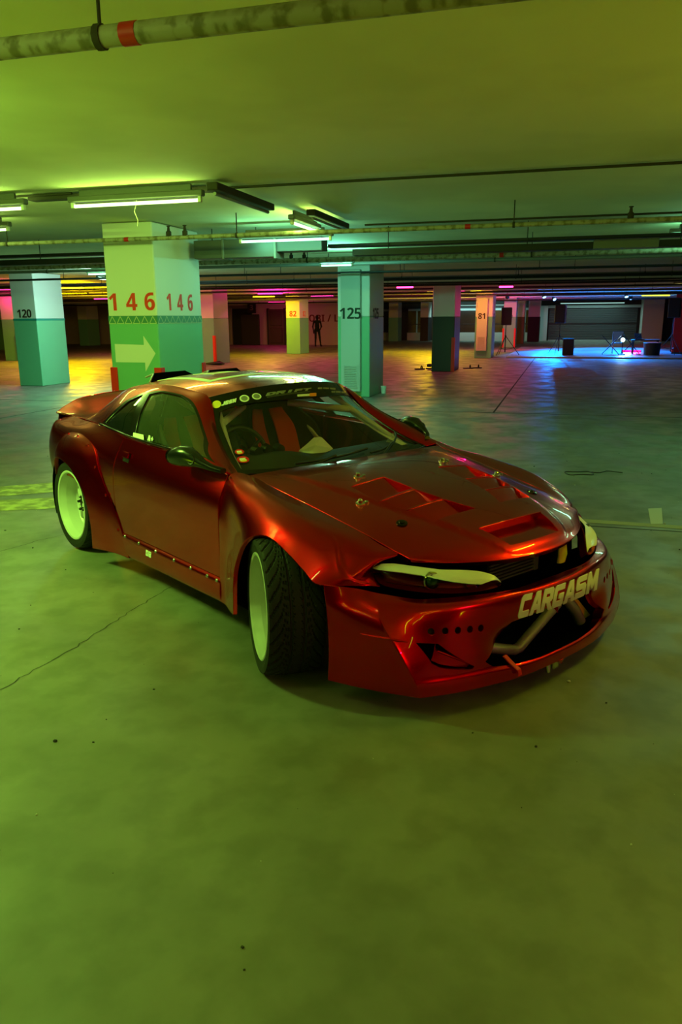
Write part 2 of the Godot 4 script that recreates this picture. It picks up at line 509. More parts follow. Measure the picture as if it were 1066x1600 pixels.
	PT["roof"] = pad([
		[Vector3(-1.17, 1.135, 0.505), Vector3(-1.078, 1.172, 0.3535), Vector3(-1.018, 1.194, 0.1818), Vector3(-1, 1.2, 0), Vector3(-1.018, 1.194, -0.1818), Vector3(-1.078, 1.172, -0.3535), Vector3(-1.17, 1.135, -0.505)],
		[Vector3(-1.35, 1.165, 0.515), Vector3(-1.296, 1.204, 0.3605), Vector3(-1.261, 1.226, 0.1854), Vector3(-1.25, 1.232, 0), Vector3(-1.261, 1.226, -0.1854), Vector3(-1.296, 1.204, -0.3605), Vector3(-1.35, 1.165, -0.515)],
		[Vector3(-1.6, 1.18, 0.52), Vector3(-1.6, 1.213, 0.364), Vector3(-1.6, 1.233, 0.1872), Vector3(-1.6, 1.238, 0), Vector3(-1.6, 1.233, -0.1872), Vector3(-1.6, 1.213, -0.364), Vector3(-1.6, 1.18, -0.52)],
		[Vector3(-1.9, 1.165, 0.52), Vector3(-1.9, 1.194, 0.364), Vector3(-1.9, 1.211, 0.1872), Vector3(-1.9, 1.215, 0), Vector3(-1.9, 1.211, -0.1872), Vector3(-1.9, 1.194, -0.364), Vector3(-1.9, 1.165, -0.52)],
		[Vector3(-2.17, 1.125, 0.525), Vector3(-2.159, 1.154, 0.3675), Vector3(-2.152, 1.171, 0.189), Vector3(-2.15, 1.175, 0), Vector3(-2.152, 1.171, -0.189), Vector3(-2.159, 1.154, -0.3675), Vector3(-2.17, 1.125, -0.525)],
	])
	PT["backlight"] = pad([
		[Vector3(-2.17, 1.125, 0.525), Vector3(-2.159, 1.154, 0.3675), Vector3(-2.152, 1.171, 0.189), Vector3(-2.15, 1.175, 0), Vector3(-2.152, 1.171, -0.189), Vector3(-2.159, 1.154, -0.3675), Vector3(-2.17, 1.125, -0.525)],
		[Vector3(-2.4, 1.03, 0.545), Vector3(-2.4, 1.056, 0.3815), Vector3(-2.4, 1.071, 0.1962), Vector3(-2.4, 1.075, 0), Vector3(-2.4, 1.071, -0.1962), Vector3(-2.4, 1.056, -0.3815), Vector3(-2.4, 1.03, -0.545)],
		[Vector3(-2.59, 0.935, 0.56), Vector3(-2.606, 0.9523, 0.392), Vector3(-2.617, 0.9624, 0.2016), Vector3(-2.62, 0.965, 0), Vector3(-2.617, 0.9624, -0.2016), Vector3(-2.606, 0.9523, -0.392), Vector3(-2.59, 0.935, -0.56)],
		[Vector3(-2.71, 0.872, 0.565), Vector3(-2.748, 0.8737, 0.3955), Vector3(-2.773, 0.8747, 0.2034), Vector3(-2.78, 0.875, 0), Vector3(-2.773, 0.8747, -0.2034), Vector3(-2.748, 0.8737, -0.3955), Vector3(-2.71, 0.872, -0.565)],
	])
	PT["canopy"] = pad([
		[Vector3(-0.565, 0.812, 0.745), Vector3(-0.575, 0.808, 0.722), Vector3(-0.595, 0.8, 0.69), Vector3(-0.605, 0.798, 0.68)],
		[Vector3(-0.76, 0.862, 0.782), Vector3(-0.765, 0.885, 0.745), Vector3(-0.775, 0.885, 0.668), Vector3(-0.795, 0.868, 0.627)],
		[Vector3(-0.98, 0.868, 0.787), Vector3(-0.985, 0.955, 0.712), Vector3(-0.99, 0.992, 0.617), Vector3(-1, 0.978, 0.565)],
		[Vector3(-1.17, 0.872, 0.79), Vector3(-1.175, 1, 0.698), Vector3(-1.175, 1.1, 0.583), Vector3(-1.17, 1.135, 0.505)],
		[Vector3(-1.35, 0.875, 0.79), Vector3(-1.35, 1.005, 0.702), Vector3(-1.35, 1.122, 0.585), Vector3(-1.35, 1.165, 0.515)],
		[Vector3(-1.62, 0.882, 0.786), Vector3(-1.62, 1.01, 0.7), Vector3(-1.61, 1.132, 0.583), Vector3(-1.6, 1.18, 0.52)],
		[Vector3(-1.92, 0.893, 0.765), Vector3(-1.91, 1, 0.695), Vector3(-1.9, 1.118, 0.582), Vector3(-1.9, 1.165, 0.52)],
		[Vector3(-2.15, 0.898, 0.735), Vector3(-2.15, 0.985, 0.678), Vector3(-2.16, 1.085, 0.58), Vector3(-2.17, 1.125, 0.525)],
		[Vector3(-2.4, 0.895, 0.69), Vector3(-2.4, 0.945, 0.645), Vector3(-2.4, 1, 0.585), Vector3(-2.4, 1.03, 0.545)],
		[Vector3(-2.7, 0.882, 0.63), Vector3(-2.7, 0.885, 0.61), Vector3(-2.71, 0.89, 0.585), Vector3(-2.71, 0.872, 0.565)],
	])
	PT["bumper"] = pad([
		[Vector3(0.8, 0.455, 0), Vector3(0.85, 0.449, 0), Vector3(0.867, 0.41, 0), Vector3(0.865, 0.35, 0), Vector3(0.8, 0.25, 0), Vector3(0.868, 0.162, 0), Vector3(0.895, 0.142, 0), Vector3(0.897, 0.1, 0)],
		[Vector3(0.8, 0.455, 0.15), Vector3(0.845, 0.45, 0.15), Vector3(0.861, 0.41, 0.15), Vector3(0.858, 0.348, 0.15), Vector3(0.8, 0.25, 0.15), Vector3(0.866, 0.162, 0.15), Vector3(0.891, 0.142, 0.15), Vector3(0.893, 0.1, 0.15)],
		[Vector3(0.808, 0.465, 0.28), Vector3(0.835, 0.455, 0.285), Vector3(0.846, 0.41, 0.3), Vector3(0.843, 0.343, 0.3), Vector3(0.8, 0.25, 0.3), Vector3(0.855, 0.168, 0.3), Vector3(0.875, 0.146, 0.3), Vector3(0.878, 0.1, 0.3)],
		[Vector3(0.768, 0.47, 0.42), Vector3(0.8, 0.452, 0.44), Vector3(0.808, 0.41, 0.45), Vector3(0.812, 0.335, 0.45), Vector3(0.825, 0.25, 0.44), Vector3(0.832, 0.18, 0.445), Vector3(0.842, 0.15, 0.45), Vector3(0.843, 0.1, 0.45)],
		[Vector3(0.7, 0.468, 0.55), Vector3(0.745, 0.452, 0.565), Vector3(0.758, 0.41, 0.575), Vector3(0.768, 0.335, 0.58), Vector3(0.785, 0.25, 0.57), Vector3(0.795, 0.18, 0.575), Vector3(0.802, 0.15, 0.58), Vector3(0.803, 0.1, 0.58)],
		[Vector3(0.625, 0.465, 0.645), Vector3(0.67, 0.45, 0.665), Vector3(0.69, 0.41, 0.675), Vector3(0.715, 0.335, 0.675), Vector3(0.745, 0.25, 0.665), Vector3(0.758, 0.18, 0.67), Vector3(0.765, 0.15, 0.675), Vector3(0.76, 0.1, 0.68)],
		[Vector3(0.5348, 0.4789, 0.727), Vector3(0.5675, 0.4541, 0.7593), Vector3(0.6039, 0.41, 0.7775), Vector3(0.6576, 0.335, 0.7734), Vector3(0.704, 0.25, 0.7552), Vector3(0.7309, 0.18, 0.7397), Vector3(0.7404, 0.15, 0.7324), Vector3(0.7411, 0.1, 0.721)],
		[Vector3(0.515, 0.482, 0.745), Vector3(0.545, 0.455, 0.78), Vector3(0.585, 0.41, 0.8), Vector3(0.645, 0.335, 0.795), Vector3(0.695, 0.25, 0.775), Vector3(0.725, 0.18, 0.755), Vector3(0.735, 0.15, 0.745), Vector3(0.737, 0.1, 0.73)],
		[Vector3(0.5042, 0.4852, 0.7567), Vector3(0.5324, 0.4559, 0.789), Vector3(0.5715, 0.41, 0.8068), Vector3(0.6261, 0.335, 0.8027), Vector3(0.6716, 0.25, 0.7845), Vector3(0.6998, 0.18, 0.7667), Vector3(0.7094, 0.15, 0.7576), Vector3(0.7114, 0.1, 0.7444)],
		[Vector3(0.455, 0.5, 0.81), Vector3(0.475, 0.46, 0.83), Vector3(0.51, 0.41, 0.838), Vector3(0.54, 0.335, 0.838), Vector3(0.565, 0.25, 0.828), Vector3(0.585, 0.18, 0.82), Vector3(0.593, 0.15, 0.815), Vector3(0.595, 0.1, 0.81)],
		[Vector3(0.405, 0.508, 0.865), Vector3(0.42, 0.46, 0.873), Vector3(0.445, 0.41, 0.875), Vector3(0.46, 0.335, 0.875), Vector3(0.475, 0.25, 0.87), Vector3(0.482, 0.18, 0.865), Vector3(0.487, 0.15, 0.862), Vector3(0.49, 0.1, 0.86)],
		[Vector3(0.357, 0.513, 0.905), Vector3(0.368, 0.46, 0.907), Vector3(0.378, 0.41, 0.908), Vector3(0.385, 0.335, 0.908), Vector3(0.388, 0.25, 0.907), Vector3(0.386, 0.18, 0.906), Vector3(0.383, 0.15, 0.905), Vector3(0.376, 0.098, 0.903)],
	])
	PT["lamp"] = pad([
		[Vector3(0.402, 0.572, 0.69), Vector3(0.408, 0.562, 0.694), Vector3(0.42, 0.548, 0.7), Vector3(0.43, 0.535, 0.702)],
		[Vector3(0.455, 0.588, 0.652), Vector3(0.485, 0.562, 0.685), Vector3(0.495, 0.53, 0.7), Vector3(0.485, 0.505, 0.705)],
		[Vector3(0.53, 0.585, 0.585), Vector3(0.57, 0.553, 0.63), Vector3(0.588, 0.52, 0.65), Vector3(0.575, 0.492, 0.655)],
		[Vector3(0.635, 0.572, 0.5), Vector3(0.672, 0.543, 0.545), Vector3(0.69, 0.512, 0.565), Vector3(0.675, 0.485, 0.57)],
		[Vector3(0.715, 0.556, 0.41), Vector3(0.742, 0.53, 0.45), Vector3(0.755, 0.503, 0.465), Vector3(0.742, 0.482, 0.47)],
		[Vector3(0.765, 0.535, 0.345), Vector3(0.783, 0.52, 0.365), Vector3(0.79, 0.5, 0.378), Vector3(0.782, 0.485, 0.38)],
		[Vector3(0.79, 0.505, 0.318), Vector3(0.795, 0.5, 0.322), Vector3(0.797, 0.495, 0.326), Vector3(0.795, 0.49, 0.33)],
	])
	PT["lettering"] = pad([
		[Vector3(0.8487, 0.3504, 0.2721), Vector3(0.8523, 0.3849, 0.2732), Vector3(0.8504, 0.4157, 0.2668), Vector3(0.8447, 0.4441, 0.2553)],
		[Vector3(0.8526, 0.3492, 0.2311), Vector3(0.857, 0.3842, 0.234), Vector3(0.8547, 0.4147, 0.2276), Vector3(0.8485, 0.4428, 0.2157)],
		[Vector3(0.8553, 0.3473, 0.1876), Vector3(0.8608, 0.3831, 0.1928), Vector3(0.8581, 0.4133, 0.1864), Vector3(0.8515, 0.441, 0.1744)],
		[Vector3(0.8573, 0.3453, 0.1425), Vector3(0.8641, 0.3819, 0.1504), Vector3(0.8611, 0.4119, 0.1441), Vector3(0.8544, 0.4395, 0.1322)],
		[Vector3(0.8583, 0.3432, 0.09525), Vector3(0.8669, 0.381, 0.1064), Vector3(0.8636, 0.4107, 0.1001), Vector3(0.8567, 0.4383, 0.08866)],
		[Vector3(0.8588, 0.3413, 0.04628), Vector3(0.8688, 0.3801, 0.06055), Vector3(0.8652, 0.4097, 0.05443), Vector3(0.8585, 0.4373, 0.04358)],
		[Vector3(0.8598, 0.3406, 0), Vector3(0.8706, 0.38, 0.01374), Vector3(0.8668, 0.4094, 0.007794), Vector3(0.86, 0.437, 0)],
		[Vector3(0.8557, 0.3372, -0.06049), Vector3(0.8697, 0.3788, -0.03815), Vector3(0.8658, 0.4082, -0.04355), Vector3(0.8589, 0.4357, -0.0536)],
		[Vector3(0.8526, 0.3352, -0.1179), Vector3(0.8675, 0.3776, -0.09288), Vector3(0.8642, 0.4074, -0.0968), Vector3(0.8575, 0.4351, -0.106)],
		[Vector3(0.8486, 0.3335, -0.1777), Vector3(0.864, 0.3762, -0.1507), Vector3(0.8613, 0.4065, -0.1531), Vector3(0.855, 0.4346, -0.1611)],
		[Vector3(0.8437, 0.3318, -0.2402), Vector3(0.859, 0.3746, -0.2121), Vector3(0.8571, 0.4055, -0.2125), Vector3(0.8516, 0.4341, -0.2187)],
		[Vector3(0.8361, 0.3287, -0.3086), Vector3(0.8511, 0.3714, -0.2798), Vector3(0.8502, 0.4032, -0.2776), Vector3(0.8451, 0.4322, -0.2825)],
		[Vector3(0.8263, 0.3244, -0.3823), Vector3(0.8335, 0.3622, -0.3655), Vector3(0.8349, 0.3958, -0.3585), Vector3(0.8309, 0.4257, -0.3607)],
	])
const UV := {
	"door_glass": [Vector2(0.5486, 0.0179), Vector2(0.6127, 0.6338), Vector2(0.5628, 0.7103), Vector2(0.4563, 0.7181), Vector2(0.3551, 0.6218), Vector2(0.2758, 0.5655), Vector2(0.1839, 0.4588), Vector2(0.1006, 0.1299), Vector2(0.1864, 0.0577), Vector2(0.3772, 0.0000)],
	"quarter_glass": [Vector2(0.7675, 0.0683), Vector2(0.6916, 0.5102), Vector2(0.6285, 0.6447), Vector2(0.5641, 0.0224)],
	"vent_a": [Vector2(0.2281, 0.2173), Vector2(0.2263, 0.3727), Vector2(0.3413, 0.3818), Vector2(0.3470, 0.2039)],
	"vent_b": [Vector2(0.3510, 0.2020), Vector2(0.3458, 0.3793), Vector2(0.4428, 0.4023), Vector2(0.4367, 0.2312)],
	"vent_c": [Vector2(0.4428, 0.2278), Vector2(0.4477, 0.4000), Vector2(0.5659, 0.4400), Vector2(0.5613, 0.2489)],
	"scoop": [Vector2(0.6855, 0.3687), Vector2(0.6508, 0.6804), Vector2(0.8279, 0.6636), Vector2(0.8451, 0.3927)],
	"mouth": [Vector2(-0.0100, 0.4150), Vector2(0.1227, 0.4280), Vector2(0.1800, 0.4320), Vector2(0.2373, 0.5900), Vector2(0.2741, 0.6650), Vector2(0.2455, 0.7350), Vector2(0.1636, 0.7650), Vector2(0.0818, 0.7850), Vector2(-0.0100, 0.7900)],
	"side_vent": [Vector2(0.4921, 0.4535), Vector2(0.4180, 0.4706), Vector2(0.3050, 0.6839), Vector2(0.3125, 0.7118), Vector2(0.4314, 0.6431), Vector2(0.4639, 0.6007)],
	"vent_hole0": [Vector2(0.4335, 0.3891)],
	"vent_hole1": [Vector2(0.3856, 0.3909)],
	"vent_hole2": [Vector2(0.3447, 0.3968)],
	"vent_hole3": [Vector2(0.3079, 0.4034)],
	"vent_hole4": [Vector2(0.2754, 0.4103)],
	"eyelid": [Vector2(0.0000, 0.4724), Vector2(0.1257, 0.1438), Vector2(0.2271, 0.1025), Vector2(0.3310, 0.1137), Vector2(0.4838, 0.1049), Vector2(0.5793, 0.0517), Vector2(0.6971, 0.0000), Vector2(0.8013, 0.0000), Vector2(0.9629, 0.0000), Vector2(1.0000, 0.0000), Vector2(0.7431, 0.4910), Vector2(0.5535, 0.4163), Vector2(0.4646, 0.3631), Vector2(0.3954, 0.3168), Vector2(0.2957, 0.3161), Vector2(0.1439, 0.3629)],
	"st_round": [Vector2(0.8705, 0.0218)],
	"st_c1": [Vector2(0.8515, 0.1688)],
	"st_c2": [Vector2(0.8487, 0.2234)],
	"st_ok1": [Vector2(0.2566, 0.0493)],
	"st_ok2": [Vector2(0.1750, 0.0452)],
	"st_jbsn": [Vector2(0.8216, 0.0501), Vector2(0.8278, 0.1272), Vector2(0.8827, 0.1335), Vector2(0.8757, 0.0546)],
	"st_big": [Vector2(0.7890, 0.2660), Vector2(0.8060, 0.5358), Vector2(0.8814, 0.5585), Vector2(0.8733, 0.2782)],
	"st_small": [Vector2(0.7442, 0.4312), Vector2(0.7320, 0.5449), Vector2(0.7831, 0.5597), Vector2(0.7878, 0.4412)],
	"st_r1": [Vector2(0.8450, 0.5930), Vector2(0.8357, 0.7477), Vector2(0.8847, 0.7726), Vector2(0.8870, 0.6072)],
	"st_r2": [Vector2(0.7726, 0.6752), Vector2(0.7828, 0.8381), Vector2(0.8471, 0.8891), Vector2(0.8167, 0.6938)],
	"banner": [Vector2(0.8037, 0.0000), Vector2(0.7513, 0.0410), Vector2(0.7686, 0.1207), Vector2(0.7553, 0.2134), Vector2(0.7276, 0.3388), Vector2(0.7223, 0.4844), Vector2(0.6958, 0.6574), Vector2(0.7487, 0.9825), Vector2(0.8595, 1.0000)],
	"pins": [Vector2(0.1876, 0.2987), Vector2(0.3188, 0.1538), Vector2(0.4915, 0.1589)],
	"st_side": [Vector2(0.5439, 0.0000), Vector2(0.4970, 0.0000), Vector2(0.5101, 0.0693), Vector2(0.5547, 0.0684)],
	"st_side2": [Vector2(0.4748, 0.0000), Vector2(0.4427, 0.0000), Vector2(0.4546, 0.0679), Vector2(0.4854, 0.0625)],
	"tail": [Vector2(0.6761, 0.2072), Vector2(0.4877, 0.5526), Vector2(0.4390, 0.5342), Vector2(0.6067, 0.1651)],
	"canard": [Vector2(0.8445, 0.4249), Vector2(0.7684, 0.4267), Vector2(0.7153, 0.4218), Vector2(0.5494, 0.4327), Vector2(0.5122, 0.4457)],
	"duct": [Vector2(0.4783, 0.2779), Vector2(0.2509, 0.3412), Vector2(0.2611, 0.7934), Vector2(0.4892, 0.6462)],
	"blade": [Vector2(0.4210, 0.4744), Vector2(0.4297, 0.5233), Vector2(0.3092, 0.6749), Vector2(0.3207, 0.6983), Vector2(0.4235, 0.6257), Vector2(0.4532, 0.5896)],
	"hoodcrease": [Vector2(0.0593, 0.1264), Vector2(0.1358, 0.1398), Vector2(0.2819, 0.1625), Vector2(0.4469, 0.2141), Vector2(0.6298, 0.2478), Vector2(0.7739, 0.3054)],
	"handle": [Vector2(0.8606, 0.1485), Vector2(0.7448, 0.1483)],
	"bolts": [Vector2(0.6175, 1.0000), Vector2(0.4651, 1.0000), Vector2(0.3388, 1.0000), Vector2(0.2100, 1.0000)],
}
# ---------------------------------------------------------------- the car (x forward from the front axle, y up, z to its right side)
const LETTERS := {
	"C": [[0, .12, .12, 0, .92, 0, .92, .26, .30, .26, .27, .3, .27, .7, .30, .74, .92, .74, .92, 1, .12, 1, 0, .88]],
	"A": [[0, 0, .32, 1, .72, 1, 1, 0, .71, 0, .66, .2, .37, .2, .30, 0], [.43, .42, .60, .42, .53, .8]],
	"R": [[0, 0, 0, 1, .85, 1, .95, .9, .95, .48, .85, .38, .74, .38, 1, 0, .68, 0, .44, .36, .28, .36, .28, 0], [.28, .58, .28, .76, .67, .76, .67, .58]],
	"G": [[0, .12, .12, 0, .86, 0, .95, .1, .95, .56, .5, .56, .5, .36, .68, .36, .68, .25, .30, .25, .27, .3, .27, .7, .30, .75, .95, .75, .95, 1, .12, 1, 0, .88]],
	"S": [[0, 0, .85, 0, .95, .1, .95, .5, .85, .61, .28, .61, .28, .75, .95, .75, .95, 1, .1, 1, 0, .9, 0, .48, .1, .37, .67, .37, .67, .25, 0, .25]],
	"M": [[0, 0, 0, 1, .28, 1, .5, .55, .72, 1, 1, 1, 1, 0, .74, 0, .74, .5, .58, .18, .42, .18, .26, .5, .26, 0]],
	"J": [[0, 0, .8, 0, .95, .15, .95, 1, .62, 1, .62, .28, 0, .28]],
	"B": [[0, 0, .85, 0, .95, .1, .95, .42, .85, .5, .95, .58, .95, .9, .85, 1, 0, 1], [.3, .2, .3, .4, .65, .4, .65, .2], [.3, .6, .3, .8, .65, .8, .65, .6]],
	"N": [[0, 0, 0, 1, .3, 1, .68, .45, .68, 1, .98, 1, .98, 0, .68, 0, .3, .55, .3, 0]],
	"O": [[0, .1, .1, 0, .85, 0, .95, .1, .95, .9, .85, 1, .1, 1, 0, .9], [.3, .25, .3, .75, .65, .75, .65, .25]],
	"K": [[0, 0, 0, 1, .3, 1, .3, .62, .62, 1, 1, 1, .55, .5, 1, 0, .62, 0, .3, .38, .3, 0]],
	"I": [[.3, 0, .3, 1, .65, 1, .65, 0]],
	"D": [[0, 0, .8, 0, .95, .15, .95, .85, .8, 1, 0, 1], [.3, .25, .3, .75, .65, .75, .65, .25]],
	"F": [[0, 0, 0, 1, .95, 1, .95, .74, .3, .74, .3, .6, .85, .6, .85, .36, .3, .36, .3, 0]],
	"T": [[.33, 0, .33, .74, 0, .74, 0, 1, .97, 1, .97, .74, .64, .74, .64, 0]],
	"+": [[.1, .4, .1, .6, .4, .6, .4, .9, .6, .9, .6, .6, .9, .6, .9, .4, .6, .4, .6, .1, .4, .1, .4, .4]],
}

# writing on a patch; q: corners bottom-left, bottom-right, top-right, top-left in its uv
func lettering(s: String, A: Array, q: Array, m: Material, parent: Node3D, off := 0.003, slant := 0.18, gap := 0.14, inside := Vector3(-1.2, 0.4, 0), called := "letter") -> void:
	var k := s.length()
	var w := 1.0 / (k + slant)
	for i in k:
		if not LETTERS.has(s[i]):
			continue
		var shapes := []
		for raw in LETTERS[s[i]]:
			var g := PackedVector2Array()
			for z in range(0, raw.size(), 2):
				var x: float = (i + raw[z] * (1.0 - gap) + gap * 0.5 + slant * raw[z + 1]) * w
				var y: float = raw[z + 1]
				g.append((q[0] as Vector2).lerp(q[1], x).lerp((q[3] as Vector2).lerp(q[2], x), y))
			shapes.append(g)
		var b := mb()
		var hl := shapes.slice(1)
		panel(b, A, 5, 5, shapes[0], hl, off, off * 0.9, inside)
		add(called, b.mesh(m), parent)

func disc_uv(A: Array, c: Vector2, r: float, seg := 20) -> PackedVector2Array:
	var e := 0.01
	var lu := ev(A, minf(c.x + e, 1), c.y).distance_to(ev(A, maxf(c.x - e, 0), c.y)) / (minf(c.x + e, 1) - maxf(c.x - e, 0))
	var lv := ev(A, c.x, minf(c.y + e, 1)).distance_to(ev(A, c.x, maxf(c.y - e, 0))) / (minf(c.y + e, 1) - maxf(c.y - e, 0))
	var o := PackedVector2Array()
	for i in seg:
		var a := TAU * i / seg
		o.append(c + Vector2(cos(a) * r / lu, sin(a) * r / lv))
	return o

func sticker(called: String, A: Array, c: Vector2, r: float, m: Material, parent: Node3D, off := 0.002) -> MeshInstance3D:
	var b := mb()
	panel(b, A, 6, 6, disc_uv(A, c, r), [], off)
	return add(called, b.mesh(m), parent)

func patch_box(A: Array, q: Array, m: Material, parent: Node3D, called: String, off := 0.002, inside := Vector3(-1.2, 0.4, 0)) -> MeshInstance3D:
	var b := mb()
	panel(b, A, 8, 8, PackedVector2Array(q), [], off, off, inside)
	return add(called, b.mesh(m), parent)

func sub_quad(q: Array, x0: float, x1: float, y0: float, y1: float) -> Array:
	var o := []
	for p in [Vector2(x0, y0), Vector2(x1, y0), Vector2(x1, y1), Vector2(x0, y1)]:
		o.append((q[0] as Vector2).lerp(q[1], p.x).lerp((q[3] as Vector2).lerp(q[2], p.x), p.y))
	return o

var M := {}
func car_materials() -> void:
	var paint := mat(Color(0.80, 0.0, 0.03), 0.27, 1.0)
	paint.clearcoat_enabled = true
	paint.clearcoat = 0.6
	paint.clearcoat_roughness = 0.03
	M.paint = paint
	M.black = mat(Color(0.02, 0.02, 0.02), 0.5)
	M.gloss_black = mat(Color(0.015, 0.015, 0.015), 0.12)
	M.rubber = mat(Color(0.075, 0.075, 0.075), 0.75)
	M.void_black = mat(Color(0.008, 0.008, 0.008), 0.95, 0.0, 0.1)
	M.white = mat(Color(0.9, 0.9, 0.88), 0.3)
	M.rim = mat(Color(0.78, 0.78, 0.76), 0.3)
	M.chrome = mat(Color(0.8, 0.8, 0.8), 0.15, 1.0)
	M.steel = mat(Color(0.55, 0.55, 0.55), 0.35, 0.9)
	M.alloy = mat(Color(0.75, 0.75, 0.74), 0.4, 0.6)
	M.fin = mat(Color(0.42, 0.43, 0.42), 0.45, 0.5)
	M.glass = glass(Color(0.06, 0.09, 0.07), 0.10)
	M.tint = glass(Color(0.03, 0.05, 0.03), 0.75)
	M.haze = glass(Color(0.24, 0.27, 0.20), 0.5)
	M.lamp_glass = glass(Color(0.02, 0.01, 0.01), 0.06)
	M.lamp_glass.metallic_specular = 0.2
	M.tail = mat(Color(0.55, 0.58, 0.62), 0.12, 0.3)
	M.red_cloth = mat(Color(0.95, 0.30, 0.06), 0.8)
	M.dark_cloth = mat(Color(0.06, 0.055, 0.05), 0.9)
	M.decal = mat(Color(0.93, 0.93, 0.9), 0.5)
	M.decal_dim = mat(Color(0.50, 0.50, 0.46), 0.5)
	M.yellow = mat(Color(0.95, 0.85, 0.25), 0.5)
	M.orange = mat(Color(0.95, 0.55, 0.08), 0.5)
	M.red = mat(Color(0.85, 0.05, 0.04), 0.5)
	M.mirror_shell = mat(Color(0.10, 0.11, 0.10), 0.22)
	M.carpet = mat(Color(0.05, 0.05, 0.05), 0.95)
	M.dash = mat(Color(0.06, 0.06, 0.055), 0.8)
	M.headlamp_bowl = mat(Color(0.45, 0.0, 0.014), 0.5, 0.6)

func both(called: String, parent: Node3D, m: Material, build: Callable) -> Array:
	var o := []
	for s in 2:
		var b := mb(s == 1)
		build.call(b)
		o.append(add(called, b.mesh(m), parent))
	return o

func mirrored_uv(q: Array) -> Array:
	var o := []
	for p in q:
		o.append(Vector2(p.x, 1.0 - p.y))
	return o

func pv(q: Array) -> PackedVector2Array:
	return PackedVector2Array(q)

func rect_uv(u0: float, u1: float, v0: float, v1: float) -> Array:
	return [Vector2(u0, v0), Vector2(u1, v0), Vector2(u1, v1), Vector2(u0, v1)]

func tyre_mesh() -> ArrayMesh:
	# along: -0.12 inner .. 0.12 outer ; tread with two grooves and swept cuts
	var R := 0.312
	var prof := [Vector2(0.228, -0.108), Vector2(0.245, -0.118), Vector2(0.275, -0.124), Vector2(0.298, -0.121)]
	var nt := 44
	for i in nt + 1:
		var s := -0.112 + 0.224 * i / nt
		prof.append(Vector2(R - 0.010 * pow(absf(s) / 0.112, 3.0), s))
	prof.append_array([Vector2(0.298, 0.121), Vector2(0.275, 0.124), Vector2(0.245, 0.118), Vector2(0.228, 0.108)])
	var seg := 480
	var b := mb()
	var P := []
	for i in prof.size():
		var ring := PackedVector3Array()
		var s: float = prof[i].y
		var tread := i >= 4 and i < 4 + nt + 1
		for j in seg:
			var r: float = prof[i].x
			if tread:
				var ph := float(j) / seg * 30.0
				var e := absf(s)
				var cut := false
				if absf(e - 0.030) < 0.0055:
					cut = true
				elif e > 0.040:
					var f := fposmod(ph + 22.0 * (e - 0.04) - 160.0 * pow(maxf(0.075 - e, 0.0), 2.0) * 8.0 + (0.5 if s > 0 else 0.0), 1.0)
					cut = f < 0.20
				elif e < 0.022 and e > 0.012:
					cut = fposmod(ph * 2.0 + e * 60.0, 1.0) < 0.10
				if cut:
					r -= 0.0065
			var a := TAU * j / seg
			ring.append(Vector3(cos(a) * r, sin(a) * r, s))
		P.append(ring)
	for i in P.size() - 1:
		for j in seg:
			var k := (j + 1) % seg
			var o := Vector3(P[i][j].x, P[i][j].y, 0).normalized() + Vector3(0, 0, signf(prof[i].y)) * (1.0 if (i < 3 or i > P.size() - 5) else 0.0)
			b.quad(P[i][j], P[i][k], P[i + 1][k], P[i + 1][j], o)
	return b.mesh(M.rubber)

func rim_mesh() -> ArrayMesh:
	var b := mb()
	# barrel and lip (outer face towards +z)
	lathe(b, [Vector2(0.205, -0.112), Vector2(0.232, -0.112), Vector2(0.232, -0.10), Vector2(0.214, -0.085), Vector2(0.206, 0.0), Vector2(0.216, 0.075), Vector2(0.236, 0.098), Vector2(0.243, 0.112), Vector2(0.2435, 0.119), Vector2(0.238, 0.121), Vector2(0.228, 0.117), Vector2(0.2245, 0.108), Vector2(0.216, 0.090), Vector2(0.2085, 0.072), Vector2(0.201, 0.03), Vector2(0.198, 0.002), Vector2(0.190, -0.008), Vector2(0.186, -0.018), Vector2(0.2, -0.05), Vector2(0.205, -0.112)], 72, Vector3.ZERO, Vector3(0, 0, 1))
	return b.mesh(M.rim)

func spoke_mesh() -> ArrayMesh:
	var b := mb()
	var rings := []
	for t in 6:
		var f := t / 5.0
		var r := lerpf(0.050, 0.196, f)
		var w := lerpf(0.017, 0.0085, minf(f * 1.4, 1.0)) + (0.004 if t == 5 else 0.0)
		var z := lerpf(0.032, -0.002, pow(f, 1.6))
		var d := lerpf(0.03, 0.018, f)
		rings.append([Vector3(r, -w, z - d), Vector3(r, w, z - d), Vector3(r, w * 0.9, z - 0.003), Vector3(r, w * 0.6, z), Vector3(r, -w * 0.6, z), Vector3(r, -w * 0.9, z - 0.003)])
	for i in 5:
		for j in 6:
			var e := (j + 1) % 6
			var c: Vector3 = (rings[i][0] + rings[i][1] + rings[i][3] + rings[i][4]) * 0.25
			b.quad(rings[i][j], rings[i][e], rings[i + 1][e], rings[i + 1][j], (rings[i][j] + rings[i][e]) * 0.5 - c)
	return b.mesh(M.rim)

